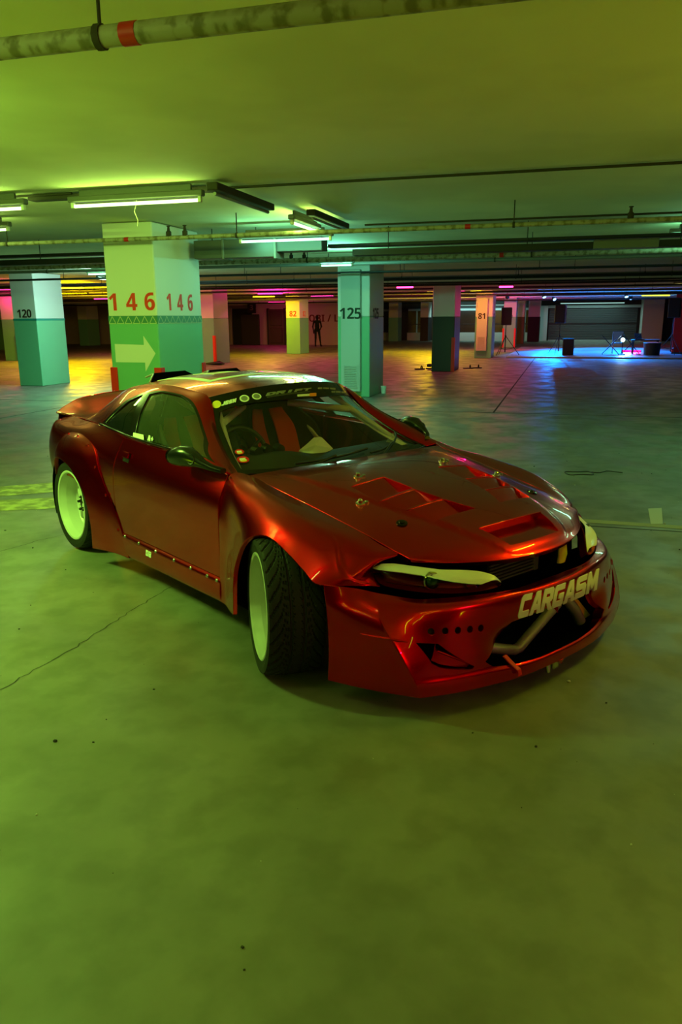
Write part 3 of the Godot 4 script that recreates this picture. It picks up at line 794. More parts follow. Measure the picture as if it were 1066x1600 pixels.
func wheel(car: Node3D, at: Vector3, steer: float, camber: float, right: bool, tm: Mesh, rm: Mesh, sm: Mesh) -> void:
	var w := Node3D.new()
	w.name = "wheel"
	car.add_child(w, true)
	w.position = at
	# local +z is the outer face
	w.basis = Basis(Vector3.UP, (0.0 if right else PI) + steer) * Basis(Vector3.RIGHT, -camber)
	add("tyre", tm, w)
	add("rim", rm, w)
	for k in 10:
		var s := add("spoke", sm, w)
		s.rotation.z = TAU * k / 10.0 + 0.1
	var h := mb()
	lathe(h, [Vector2(0.0, 0.030), Vector2(0.026, 0.030), Vector2(0.030, 0.026), Vector2(0.031, 0.022), Vector2(0.062, 0.022), Vector2(0.068, 0.016), Vector2(0.070, -0.05), Vector2(0.0, -0.05)], 40, Vector3.ZERO, Vector3(0, 0, 1))
	add("hub", h.mesh(M.rim), w)
	var nm := mb()
	lathe(nm, [Vector2(0.0, 0.034), Vector2(0.008, 0.034), Vector2(0.0105, 0.030), Vector2(0.0105, 0.0), Vector2(0.0, 0.0)], 6, Vector3.ZERO, Vector3(0, 0, 1))
	var nmesh := nm.mesh(M.gloss_black)
	for k in 5:
		var n := add("lug_nut", nmesh, w, "black lug nut" if k == 0 else "")
		var a := TAU * k / 5.0 + 0.4
		n.position = Vector3(cos(a) * 0.048, sin(a) * 0.048, 0.020)
	var dm := mb()
	lathe(dm, [Vector2(0.05, -0.075), Vector2(0.15, -0.075), Vector2(0.152, -0.077), Vector2(0.152, -0.095), Vector2(0.05, -0.095)], 48, Vector3.ZERO, Vector3(0, 0, 1))
	box(dm, Vector3(-0.11, 0.05, -0.085), Vector3(0.09, 0.16, 0.07), 0.012)
	add("brake_disc", dm.mesh(M.steel), w)
	var vm := mb()
	tube(vm, [Vector3(-0.06, 0.222, 0.062), Vector3(-0.057, 0.207, 0.088)], 0.0045, 8)
	add("tyre_valve", vm.mesh(M.black), w)

func densify(A: Array, nu: int, nv: int, inside: Vector3, d: Callable) -> Array:
	var sg := side(A, inside)
	var rows := []
	for i in nu + 1:
		var r := []
		for j in nv + 1:
			var u := float(i) / nu
			var v := float(j) / nv
			r.append(ev(A, u, v) + evn(A, u, v) * sg * float(d.call(u, v)))
		rows.append(r)
	return pad(rows)

func build_car() -> void:
	car_materials()
	patches()
	# pressed creases: the middle of the hood stands a little proud, the fender steps behind its vent line
	PT.hood = densify(PT.hood, 44, 64, Vector3(0, 0.2, 0), func(u: float, v: float) -> float:
		var e := lerpf(0.115, 0.345, u) + 0.03 * u * u
		var w := minf(v, 1.0 - v)
		return 0.009 * smoothstep(e - 0.012, e + 0.014, w) * smoothstep(0.0, 0.10, u) * (1.0 - smoothstep(0.75, 1.0, u)))
	PT.fender = densify(PT.fender, 90, 24, Vector3(0, 0.3, 0.4), func(u: float, v: float) -> float:
		var e := 0.69 + 0.28 * clampf((0.62 - v) / 0.55, 0.0, 1.0)
		return 0.007 * smoothstep(e + 0.007, e - 0.007, u) * smoothstep(0.40, 0.62, u) * smoothstep(0.75, 0.55, v))
	var al := deg_to_rad(50.0)
	var F := Vector3(cos(al), 0, sin(al))
	var Rt := Vector3(-sin(al), 0, cos(al))
	var car := thing("sports_car", "glossy red wide-bodied sports car with white wheels parked in the middle of the floor", "car", F * -2.66 + Rt * -2.745, -al)
	var p: Material = M.paint

	# --- body panels
	both("front_fender", car, p, func(b): panel(b, PT.fender, 44, 20, PackedVector2Array(), [], 0.0, 0.02, Vector3(0, 0.3, 0.4)))
	var doors := both("door", car, p, func(b): panel(b, PT.door, 30, 24, pv(rect_uv(0.004, 0.996, 0.0, 0.995)), [], 0.0, 0.02, Vector3(-1.1, 0.5, 0)))
	var skirts := both("side_skirt", car, p, func(b): panel(b, PT.skirt, 20, 16, pv(rect_uv(0.003, 0.998, 0.0, 1.0)), [], 0.0, 0.02, Vector3(-1.1, 0.3, 0)))
	both("quarter_panel", car, p, func(b): panel(b, PT.quarter, 34, 20, pv([Vector2(0.004, 0), Vector2(1, 0), Vector2(1, 1), Vector2(0.30, 1), Vector2(0.22, 0.72), Vector2(0.004, 0.72)]), [], 0.0, 0.015, Vector3(-2.4, 0.5, 0)))
	both("wheel_arch_flare", car, p, func(b): panel(b, PT.flare, 36, 14, PackedVector2Array(), [], 0.004, 0.03, Vector3(-2.5, 0.3, 0.4)))
	for s in 2:
		var zs := -1.0 if s == 1 else 1.0
		# door handle: dark cup and painted flap
		var hb := mb(s == 1)
		panel(hb, PT.door, 8, 5, pv(rect_uv(0.77, 0.862, 0.125, 0.205)), [], 0.003, 0.003, Vector3(-1.1, 0.5, 0))
		var hd := add("handle", hb.mesh(M.black), doors[s], "black recessed door handle" if s == 0 else "")
		hb = mb(s == 1)
		panel(hb, PT.door, 8, 4, pv(rect_uv(0.772, 0.858, 0.120, 0.165)), [], 0.016, 0.010, Vector3(-1.1, 0.5, 0))
		add("handle_flap", hb.mesh(p), doors[s])
		# bolts that hold the skirt
		for u in [0.96, 0.80, 0.62, 0.44, 0.28, 0.12, 0.03]:
			var bb := mb(s == 1)
			var at := ev(PT.skirt, u, 0.24)
			lathe(bb, [Vector2(0, 0.007), Vector2(0.006, 0.006), Vector2(0.010, 0.002), Vector2(0.011, 0.0)], 10, at, Vector3(0, 0.15, 1).normalized())
			add("bolt", bb.mesh(M.chrome), skirts[s])
		if s == 0:
			lettering("DB", PT.skirt, [Vector2(0.72, 0.47), Vector2(0.655, 0.47), Vector2(0.655, 0.33), Vector2(0.72, 0.33)], M.decal, skirts[0], 0.002, 0.1, 0.14, Vector3(-1.1, 0.3, 0), "emblem")
		# tail lamp
		var tb := mb(s == 1)
		panel(tb, PT.quarter, 8, 10, pv([Vector2(0.90, 0.16), Vector2(0.985, 0.10), Vector2(1.0, 0.52), Vector2(0.93, 0.54)]), [], 0.006, 0.006, Vector3(-2.4, 0.5, 0))
		add("tail_lamp", tb.mesh(M.tail), car, "pale grey tail lamp" if s == 0 else "")
	# flare bolts
	for s in 2:
		for u in [0.12, 0.3, 0.45, 0.6, 0.72, 0.84]:
			var bb := mb(s == 1)
			lathe(bb, [Vector2(0, 0.007), Vector2(0.007, 0.006), Vector2(0.011, 0.0)], 8, ev(PT.flare, u, 0.9) + Vector3(0, 0.002, 0.003), Vector3(0, 0.35, 1).normalized())
			add("flare_bolt", bb.mesh(p), car)

	# --- hood, with vents
	var hood_holes := []
	var quads := []
	for k in ["vent_a", "vent_b", "vent_c"]:
		quads.append([UV[k], [0.003, 0.003, 0.044, 0.044]])
		quads.append([mirrored_uv(UV[k]), [0.003, 0.003, 0.044, 0.044]])
	var sc := [Vector2(0.672, 0.345), Vector2(0.672, 0.655), Vector2(0.838, 0.625), Vector2(0.838, 0.375)]
	for q in quads:
		hood_holes.append(pv(q[0]))
	hood_holes.append(pv(sc))
	var b := mb()
	panel(b, PT.hood, 72, 84, pv(rect_uv(0.0, 1.0, 0.007, 0.993)), hood_holes, 0.0, 0.03, Vector3(0, 0.2, 0), 0.004)
	var hood := add("hood", b.mesh(p), car)
	for q in quads:
		b = mb()
		recess(b, PT.hood, q[0], q[1], 6, Vector3(0, 0.2, 0))
		add("vent_louvre", b.mesh(p), hood)
	b = mb()
	recess(b, PT.hood, sc, [0.038, 0.038, 0.003, 0.003], 6, Vector3(0, 0.2, 0))
	add("hood_scoop", b.mesh(p), hood)
	b = mb()
	var s0 := ev(PT.hood, 0.672, 0.345)
	tube(b, [s0 + Vector3(0.004, 0.001, 0), ev(PT.hood, 0.672, 0.42) + Vector3(0.004, 0.002, 0), ev(PT.hood, 0.672, 0.5) + Vector3(0.004, 0.002, 0), ev(PT.hood, 0.672, 0.58) + Vector3(0.004, 0.002, 0), ev(PT.hood, 0.672, 0.655) + Vector3(0.004, 0.001, 0)], 0.004, 8)
	add("scoop_lip", b.mesh(p), hood)
	for uv in [[0.188, 0.299, 0], [0.319, 0.154, 0], [0.492, 0.159, 1], [0.188, 0.701, 0], [0.319, 0.846, 0], [0.492, 0.841, 1]]:
		b = mb()
		var at := ev(PT.hood, uv[0], uv[1])
		var nn := evn(PT.hood, uv[0], uv[1]) * side(PT.hood, Vector3(0, 0.2, 0))
		if uv[2] == 0:
			lathe(b, [Vector2(0.022, 0.0), Vector2(0.022, 0.004), Vector2(0.012, 0.007), Vector2(0.011, 0.020), Vector2(0.007, 0.024), Vector2(0, 0.025)], 16, at, nn)
			lathe(b, [Vector2(0.010, 0.0), Vector2(0.009, 0.010), Vector2(0.004, 0.013), Vector2(0, 0.013)], 12, at + Vector3(0.012, 0, -0.028), nn)
			add("hood_pin", b.mesh(M.chrome), hood, "small chrome hood pin")
		else:
			lathe(b, [Vector2(0.026, 0.0), Vector2(0.025, 0.005), Vector2(0.014, 0.007), Vector2(0.012, 0.012), Vector2(0, 0.013)], 18, at, nn)
			add("hood_latch", b.mesh(M.gloss_black), hood, "round black hood latch")
	# raised crease along each side of the hood
	# --- windscreen, roof, rear
	b = mb()
	panel(b, PT.windshield, 16, 30, PackedVector2Array(), [], -0.004, 0.0)
	var ws := add("windshield", b.mesh(M.glass), car)
	# black edge print, banner included
	var inner := []
	for z in [[0.045, 0.018], [0.30, 0.020], [0.60, 0.022], [0.745, 0.035], [0.775, 0.09], [0.758, 0.21], [0.728, 0.35], [0.718, 0.50], [0.728, 0.65], [0.758, 0.79], [0.775, 0.91], [0.745, 0.965], [0.60, 0.978], [0.30, 0.98], [0.045, 0.982], [0.03, 0.75], [0.03, 0.5], [0.03, 0.25]]:
		inner.append(Vector2(z[0], z[1]))
	b = mb()
	panel(b, PT.windshield, 30, 44, PackedVector2Array(), [pv(inner)], 0.0015, 0.006)
	add("windshield_banner", b.mesh(M.gloss_black), ws)
	sticker("sticker", PT.windshield, Vector2(0.862, 0.030), 0.026, M.yellow, ws, 0.003).set_meta("label", "round yellow sticker")
	sticker("sticker", PT.windshield, Vector2(0.852, 0.169), 0.027, M.decal, ws, 0.003)
	sticker("sticker_print", PT.windshield, Vector2(0.852, 0.169), 0.018, M.decal_dim, ws, 0.004)
	sticker("sticker", PT.windshield, Vector2(0.847, 0.230), 0.026, M.decal, ws, 0.003)
	sticker("sticker_print", PT.windshield, Vector2(0.847, 0.230), 0.018, M.decal_dim, ws, 0.004)
	for z in [[0.257, 0.052, 0.024], [0.172, 0.05, 0.032]]:
		sticker("sticker", PT.windshield, Vector2(z[0], z[1]), z[2], M.red, ws, 0.003).set_meta("label", "round red sticker reading OK")
		var r: float = z[2]
		var dq := disc_uv(PT.windshield, Vector2(z[0], z[1]), r * 0.9, 4)
		var hu: float = (dq[0].x - z[0]) * 0.72
		var hv: float = (dq[1].y - z[1]) * 0.62
		lettering("OK", PT.windshield, [Vector2(z[0] - hu * 0.2, z[1] - hv), Vector2(z[0] - hu * 0.2, z[1] + hv), Vector2(z[0] + hu * 0.6, z[1] + hv), Vector2(z[0] + hu * 0.6, z[1] - hv)], M.decal, ws, 0.0042, 0.05)
		patch_box(PT.windshield, [Vector2(z[0] - hu * 0.95, z[1] - hv * 0.6), Vector2(z[0] - hu * 0.95, z[1] + hv * 0.6), Vector2(z[0] - hu * 0.4, z[1] + hv), Vector2(z[0] - hu * 0.4, z[1] - hv)], M.yellow, ws, "sticker_print", 0.0042)
	lettering("JBSN", PT.windshield, UV.st_jbsn, M.decal, ws, 0.003)
	lettering("DRIFT", PT.windshield, sub_quad([UV.st_big[0], UV.st_big[1], UV.st_big[2], UV.st_big[3]], 0, 1, 0.45, 1.0), M.decal_dim, ws, 0.003, 0.2, 0.05)
	patch_box(PT.windshield, sub_quad(UV.st_big, 0.03, 0.95, 0.05, 0.30), mat(Color(0.22, 0.22, 0.2), 0.5), ws, "sticker_print", 0.003)
	patch_box(PT.windshield, sub_quad(UV.st_small, 0, 0.62, 0.15, 0.85), M.decal, ws, "sticker", 0.003)
	patch_box(PT.windshield, sub_quad(UV.st_small, 0.64, 1, 0.0, 1.0), M.orange, ws, "sticker", 0.003).set_meta("label", "small orange sticker")
	for z in [[0.0, 0.2], [0.25, 0.55], [0.62, 0.95]]:
		patch_box(PT.windshield, sub_quad(UV.st_r1, z[0], z[1], 0.2, 0.8), M.decal_dim, ws, "sticker", 0.003)
		patch_box(PT.windshield, sub_quad(UV.st_r2, z[0], z[1], 0.2, 0.8), M.decal_dim, ws, "sticker", 0.003)
	# wipers
	for z in [[0.05, 0.60, 0.22, 0.90], [0.045, 0.24, 0.10, 0.60]]:
		b = mb()
		var pts := []
		for i in 7:
			var f := i / 6.0
			pts.append(ev(PT.windshield, lerpf(z[0], z[2], f * f), lerpf(z[1], z[3], f)) + Vector3(0.012, 0.014, 0))
		tube(b, pts, 0.007, 6)
		var arm := [pts[3] + Vector3(0.01, 0.012, 0), ev(PT.windshield, 0.0, lerpf(z[1], z[3], 0.1)) + Vector3(0.03, 0.012, 0)]
		tube(b, arm, 0.008, 6)
		add("wiper", b.mesh(M.black), ws)
	b = mb()
	panel(b, PT.roof, 18, 24, PackedVector2Array(), [], 0.0, 0.012)
	var roof := add("roof", b.mesh(p), car)
	# pale graphic on the roof: outlined shapes
	for q in [rect_uv(0.30, 0.34, 0.14, 0.86), rect_uv(0.34, 0.86, 0.14, 0.175), rect_uv(0.34, 0.86, 0.825, 0.86), rect_uv(0.80, 0.86, 0.175, 0.825), rect_uv(0.48, 0.52, 0.30, 0.46), rect_uv(0.66, 0.70, 0.30, 0.46), rect_uv(0.52, 0.66, 0.30, 0.33), rect_uv(0.52, 0.66, 0.43, 0.46), rect_uv(0.42, 0.46, 0.60, 0.78), rect_uv(0.55, 0.59, 0.60, 0.78)]:
		patch_box(PT.roof, q, M.decal, roof, "roof_graphic", 0.0025)
	b = mb()
	panel(b, PT.backlight, 12, 18, PackedVector2Array(), [], -0.003, 0.0)
	add("rear_window", b.mesh(M.tint), car)
	b = mb()
	panel(b, PT.backlight, 16, 24, PackedVector2Array(), [pv(rect_uv(0.04, 0.93, 0.05, 0.95))], 0.001, 0.004)
	add("rear_window_seal", b.mesh(M.gloss_black), car)
	# roof vanes
	for z in [[0.405, 0.055], [-0.02, -0.365]]:
		b = mb()
		var x0 := -2.10
		var bl := Vector3(x0, 1.160, z[0]); var br := Vector3(x0, 1.185, z[1])
		if z[0] < 0.0:
			bl = Vector3(x0, 1.185, z[0]); br = Vector3(x0, 1.165, z[1])
		var tl := Vector3(x0 - 0.05, 1.212, z[0] - 0.055); var tr := Vector3(x0 - 0.05, 1.219, z[1] + 0.05)
		var bk := Vector3(-0.012, 0.004, 0)
		b.quad(bl, br, tr, tl, Vector3(1, 0.3, 0))
		b.quad(bl + bk, br + bk, tr + bk, tl + bk, Vector3(-1, -0.3, 0))
		b.quad(tl, tr, tr + bk, tl + bk, Vector3.UP)
		b.quad(bl, tl, tl + bk, bl + bk, Vector3(0, 0, 1))
		b.quad(br, tr, tr + bk, br + bk, Vector3(0, 0, -1))
		var vane := add("roof_vane", b.mesh(M.void_black), car, "black upright roof vane")
		b = mb()
		tube(b, [bl + Vector3(0.004, 0, 0.004), tl + Vector3(0.004, 0, 0.004), tl + Vector3(-0.12, -0.03, 0.0)], 0.006, 6)
		add("vane_edge", b.mesh(M.alloy), vane)
	# side windows and their frames
	for s in 2:
		b = mb(s == 1)
		panel(b, PT.canopy, 44, 18, PackedVector2Array(), [pv(UV.door_glass), pv(UV.quarter_glass)], 0.0, 0.012, Vector3(-1.4, 0.7, 0), 0.015)
		add("greenhouse_frame", b.mesh(p), car)
		b = mb(s == 1)
		var grown: PackedVector2Array = Geometry2D.offset_polygon(pv(UV.door_glass), 0.012)[0]
		panel(b, PT.canopy, 20, 12, grown, [], -0.008, 0.0, Vector3(-1.4, 0.7, 0))
		add("door_glass", b.mesh(M.haze if s == 0 else M.glass), car)
		b = mb(s == 1)
		var rimg := Geometry2D.offset_polygon(pv(UV.door_glass), 0.022)
		panel(b, PT.canopy, 40, 24, rimg[0], [Geometry2D.offset_polygon(pv(UV.door_glass), -0.008)[0]], 0.002, 0.006, Vector3(-1.4, 0.7, 0))
		add("window_seal", b.mesh(M.gloss_black), car)
		b = mb(s == 1)
		panel(b, PT.canopy, 14, 12, Geometry2D.offset_polygon(pv(UV.quarter_glass), 0.012)[0], [], -0.006, 0.0, Vector3(-1.4, 0.7, 0))
		add("quarter_glass", b.mesh(M.tint), car)
		b = mb(s == 1)
		panel(b, PT.canopy, 30, 20, Geometry2D.offset_polygon(pv(UV.quarter_glass), 0.018)[0], [Geometry2D.offset_polygon(pv(UV.quarter_glass), -0.004)[0]], 0.002, 0.006, Vector3(-1.4, 0.7, 0))
		add("window_seal", b.mesh(M.gloss_black), car)
		if s == 0:
			patch_box(PT.canopy, [Vector2(0.548, 0.022), Vector2(0.492, 0.03), Vector2(0.505, 0.085), Vector2(0.556, 0.075)], M.decal, car, "window_sticker", 0.003, Vector3(-1.4, 0.7, 0))
			lettering("A+", PT.canopy, [Vector2(0.475, 0.035), Vector2(0.438, 0.035), Vector2(0.45, 0.10), Vector2(0.485, 0.10)], M.decal, car, 0.003, 0.1, 0.14, Vector3(-1.4, 0.7, 0), "window_sticker")
		# bright belt moulding
		b = mb(s == 1)
		var bp := []
		for i in 14:
			bp.append(ev(PT.canopy, lerpf(0.12, 0.80, i / 13.0), 0.0) + Vector3(0, 0.008, 0.006))
		tube(b, bp, 0.007, 6)
		add("belt_moulding", b.mesh(M.gloss_black), car)

	# --- rear deck, spoiler, tail
	var tr0 := []
	for r in [[-2.77, 0.872, 0.870, 0.575], [-2.95, 0.885, 0.872, 0.60], [-3.10, 0.935, 0.876, 0.60], [-3.24, 0.982, 0.880, 0.61], [-3.34, 1.005, 0.878, 0.62]]:
		var row := []
		for z in [1.0, 0.86, 0.6, 0.0, -0.6, -0.86, -1.0]:
			row.append(Vector3(r[0] + 0.05 * absf(z), lerpf(r[1], r[2], pow(absf(z), 3.2)), z * r[3]))
		tr0.append(row)
	PT["trunk"] = pad(tr0)
	b = mb()
	panel(b, PT.trunk, 20, 24, PackedVector2Array(), [], 0.0, 0.012, Vector3(-2.9, 0.4, 0))
	add("trunk_lid", b.mesh(p), car)
	var tl0 := [tr0[-1]]
	for r in [[-3.40, 0.84, 0.585], [-3.49, 0.66, 0.60], [-3.50, 0.52, 0.60], [-3.46, 0.38, 0.575]]:
		var row := []
		for z in [1.0, 0.86, 0.6, 0.0, -0.6, -0.86, -1.0]:
			row.append(Vector3(r[0] + 0.06 * z * z, r[1], z * r[2]))
		tl0.append(row)
	PT["tailpanel"] = pad(tl0)
	b = mb()
	panel(b, PT.tailpanel, 16, 16, PackedVector2Array(), [], 0.0, 0.01, Vector3(-2.9, 0.4, 0))
	add("rear_bumper", b.mesh(p), car)

	# --- front bumper, both halves in one mesh
	b = mb()
	var holes := [UV.mouth, UV.side_vent]
	var rounds := []
	for i in 5:
		var c: Vector2 = UV["vent_hole%d" % i][0]
		rounds.append(disc_uv(PT.bumper, c, 0.0165, 16))
		holes.append(rounds[-1])
	for s in 2:
		b.mir = s == 1
		panel(b, PT.bumper, 70, 44, PackedVector2Array(), holes, 0.0, 0.0, Vector3(-0.2, 0.3, 0.2))
		for h in [UV.mouth, UV.side_vent]:
			rim(b, PT.bumper, pv(h), side(PT.bumper, Vector3(-0.2, 0.3, 0.2)), 0.0, 0.05, true)
		for r in rounds:
			rim(b, PT.bumper, r, side(PT.bumper, Vector3(-0.2, 0.3, 0.2)), 0.0, 0.035, true)
		rim(b, PT.bumper, pv([Vector2(-0.01, 0), Vector2(1, 0), Vector2(1, 1), Vector2(-0.01, 1)]), side(PT.bumper, Vector3(-0.2, 0.3, 0.2)), 0.0, 0.018)
	var bumper := add("front_bumper", b.mesh(p), car)
	for s in 2:
		b = mb(s == 1)
		var sg := side(PT.bumper, Vector3(-0.2, 0.3, 0.2))
		# dark ducts behind the openings
		panel(b, PT.bumper, 16, 10, pv(UV.duct), [], -0.05, 0.0, Vector3(-0.2, 0.3, 0.2))
		add("duct_backing", b.mesh(M.void_black), bumper)
		b = mb(s == 1)
		# fin in the side vent
		var fa := ev(PT.bumper, UV.blade[1].x, UV.blade[1].y); var fb := ev(PT.bumper, UV.blade[2].x, UV.blade[2].y)
		box(b, (fa + fb) * 0.5 - Vector3(0.02, 0, 0.01), Vector3(fa.distance_to(fb), 0.008, 0.045), 0.003, Basis((fb - fa).normalized(), Vector3.UP.slide((fb - fa).normalized()).normalized(), (fb - fa).normalized().cross(Vector3.UP).normalized()))
		panel(b, PT.bumper, 8, 8, pv(UV.blade), [], -0.028, 0.0, Vector3(-0.2, 0.3, 0.2))
		add("vent_blade", b.mesh(p), bumper)
		for c in rounds:
			var mid := Vector2.ZERO
			for q in c:
				mid += q
			mid /= c.size()
			b = mb(s == 1)
			panel(b, PT.bumper, 4, 4, c, [], -0.03, 0.0, Vector3(-0.2, 0.3, 0.2))
			add("vent_hole", b.mesh(M.black), bumper)
		# canard ridge and corner crease
		b = mb(s == 1)
		var cp := []
		for q in UV.canard:
			cp.append(ev(PT.bumper, q.x, q.y) + Vector3(0.001, 0, 0.001))
		tube(b, cp, [0.001, 0.005, 0.006, 0.005, 0.001], 8)
		add("canard_ridge", b.mesh(p), bumper)
	lettering("CARGASM", PT.lettering, [Vector2(-0.0, 0), Vector2(1, 0), Vector2(1, 1), Vector2(-0.0, 1)], M.decal, bumper, 0.004, 0.22, 0.06, Vector3(0, 0.3, 0))
	# red strap hanging over the lower lip
	b = mb()
	var st := [Vector3(0.84, 0.20, 0.33), Vector3(0.868, 0.17, 0.315), Vector3(0.895, 0.145, 0.30), Vector3(0.897, 0.118, 0.292)]
	for i in 3:
		b.quad(st[i] + Vector3(0, 0, 0.011), st[i] - Vector3(0, 0, 0.011), st[i + 1] - Vector3(0, 0, 0.011), st[i + 1] + Vector3(0, 0, 0.011), Vector3(1, 1, 0))
		b.quad(st[i] + Vector3(-0.004, -0.004, 0.011), st[i] + Vector3(-0.004, -0.004, -0.011), st[i + 1] + Vector3(-0.004, -0.004, -0.011), st[i + 1] + Vector3(-0.004, -0.004, 0.011), Vector3(-1, -1, 0))
	add("tow_strap", b.mesh(M.red), car, "bright red tow strap")
	# silver splitter bracket below the lip
	b = mb()
	box(b, Vector3(0.80, 0.085, 0.0), Vector3(0.10, 0.012, 0.10), 0.004)
	tube(b, [Vector3(0.84, 0.085, 0.02), Vector3(0.85, 0.03, 0.025)], 0.012, 10)
	tube(b, [Vector3(0.82, 0.085, -0.03), Vector3(0.84, 0.035, -0.02)], 0.010, 10)
	box(b, Vector3(0.845, 0.055, -0.03), Vector3(0.02, 0.05, 0.04), 0.006)
	add("splitter_bracket", b.mesh(M.chrome), car)
	# between the openings: radiator, pipes, bar
	b = mb()
	box(b, Vector3(0.60, 0.49, 0.02), Vector3(0.04, 0.16, 0.34), 0.004)
	var rad := add("radiator", b.mesh(M.black), car)
	for i in 9:
		b = mb()
		tube(b, [Vector3(0.63, 0.425 + i * 0.016, 0.19), Vector3(0.63, 0.425 + i * 0.016, -0.13)], 0.0045, 6)
		add("fin", b.mesh(M.fin), rad)
	b = mb()
	box(b, Vector3(0.62, 0.49, -0.15), Vector3(0.03, 0.15, 0.035), 0.006)
	add("radiator_tank", b.mesh(M.fin), rad)
	b = mb()
	loft(b, [oval(Vector3(0.655, 0.425, -0.315), Vector3(0.015, 0, 0), Vector3(0, 0, 0.03), 10), oval(Vector3(0.655, 0.46, -0.325), Vector3(0.015, 0, 0), Vector3(0, 0, 0.035), 10), oval(Vector3(0.655, 0.53, -0.315), Vector3(0.015, 0, 0), Vector3(0, 0, 0.028), 10)])
	add("horn_cover", b.mesh(M.yellow), car, "pale yellow piece behind the upper grille")
	b = mb()
	var pts1 := [Vector3(0.70, 0.19, 0.33), Vector3(0.735, 0.178, 0.27), Vector3(0.745, 0.155, 0.20), Vector3(0.745, 0.135, 0.14), Vector3(0.745, 0.135, 0.105), Vector3(0.742, 0.155, 0.06), Vector3(0.735, 0.205, -0.06), Vector3(0.725, 0.262, -0.20)]
	tube(b, pts1, 0.024, 14)
	add("intercooler_pipe", b.mesh(M.alloy), car, "pale metal pipe in the lower opening")
	b = mb()
	tube(b, [Vector3(0.70, 0.33, -0.19), Vector3(0.735, 0.27, -0.265), Vector3(0.742, 0.205, -0.325), Vector3(0.74, 0.13, -0.385)], 0.026, 14)
	add("intercooler_pipe", b.mesh(M.alloy), car)
	b = mb()
	b.quad(Vector3(0.735, 0.255, -0.31), Vector3(0.735, 0.245, -0.36), Vector3(0.735, 0.135, -0.48), Vector3(0.735, 0.125, -0.41), Vector3(1, 0, 0))
	b.quad(Vector3(0.725, 0.255, -0.31), Vector3(0.725, 0.245, -0.36), Vector3(0.725, 0.135, -0.48), Vector3(0.725, 0.125, -0.41), Vector3(-1, 0, 0))
	b.quad(Vector3(0.735, 0.245, -0.36), Vector3(0.725, 0.245, -0.36), Vector3(0.725, 0.135, -0.48), Vector3(0.735, 0.135, -0.48), Vector3(0, 1, -1))
	add("brace_plate", b.mesh(M.yellow), car, "pale yellow triangular brace plate")
	b = mb()
	box(b, Vector3(0.56, 0.26, 0.0), Vector3(0.06, 0.30, 1.46), 0.01)
	add("intercooler", b.mesh(M.void_black), car)
	b = mb()
	for s in [-1.0, 1.0]:
		var edge := []
		for i in 9:
			edge.append(ev(PT.bumper, i / 11.0, 1.0) * Vector3(1, 1, s) + Vector3(-0.012, 0.006, 0))
		for i in 8:
			b.quad(edge[i], edge[i + 1], Vector3(0.40, 0.106, edge[i + 1].z), Vector3(0.40, 0.106, edge[i].z), Vector3.UP)
			b.quad(edge[i] - Vector3(0, 0.004, 0), edge[i + 1] - Vector3(0, 0.004, 0), Vector3(0.40, 0.102, edge[i + 1].z), Vector3(0.40, 0.102, edge[i].z), Vector3.DOWN)
	add("undertray", b.mesh(M.void_black), car)
	# --- headlamps
	for s in 2:
		b = mb(s == 1)
		panel(b, PT.lamp, 20, 10, PackedVector2Array(), [], -0.045, 0.0, Vector3(0.0, 0.4, 0.3))
		rim(b, PT.lamp, pv(WHOLE), side(PT.lamp, Vector3(0.0, 0.4, 0.3)), -0.002, 0.045)
		var bowl := add("headlamp", b.mesh(M.headlamp_bowl), car)
		b = mb(s == 1)
		var c := ev(PT.lamp, 0.46, 0.52) + Vector3(-0.035, 0.0, -0.02)
		var ax := Vector3(0.9, 0.05, 0.42).normalized()
		lathe(b, [Vector2(0.036, -0.02), Vector2(0.038, 0.012), Vector2(0.033, 0.015), Vector2(0.030, 0.010)], 24, c, ax)
		add("projector_ring", b.mesh(M.chrome), bowl)
		b = mb(s == 1)
		lathe(b, [Vector2(0.030, 0.004), Vector2(0.026, 0.016), Vector2(0.016, 0.024), Vector2(0.0, 0.027)], 20, c, ax)
		add("projector_lens", b.mesh(mat(Color(0.05, 0.22, 0.16), 0.05, 0.2)), bowl)
		b = mb(s == 1)
		var c2 := ev(PT.lamp, 0.70, 0.55) + Vector3(-0.03, 0.0, -0.015)
		lathe(b, [Vector2(0.030, 0.008), Vector2(0.024, -0.01), Vector2(0.008, -0.02), Vector2(0.0, -0.02)], 18, c2, ax)
		add("reflector", b.mesh(M.black), bowl)
		b = mb(s == 1)
		panel(b, PT.lamp, 24, 10, PackedVector2Array(), [], 0.0, 0.0, Vector3(0.0, 0.4, 0.3))
		add("headlamp_lens", b.mesh(M.lamp_glass), bowl)
		b = mb(s == 1)
		panel(b, PT.lamp, 30, 14, pv(UV.eyelid), [], 0.004, 0.004, Vector3(0.0, 0.4, 0.3))
		var lid: Array = UV.eyelid.slice(0, 10)
		var seal := [Vector2(0.02, -0.001)]
		seal.append(Vector2(1.0, -0.001))
		lid.reverse()
		for q in lid:
			if q.y > 0.01 and q.x > 0.01:
				seal.append(q)
		var bs := mb(s == 1)
		panel(bs, PT.lamp, 24, 8, pv(seal), [], 0.002, 0.0, Vector3(0.0, 0.4, 0.3))
		add("headlamp_seal", bs.mesh(M.void_black), bowl)
		add("eyelid", b.mesh(M.white), bowl, "white headlamp eyelid" if s == 0 else "")
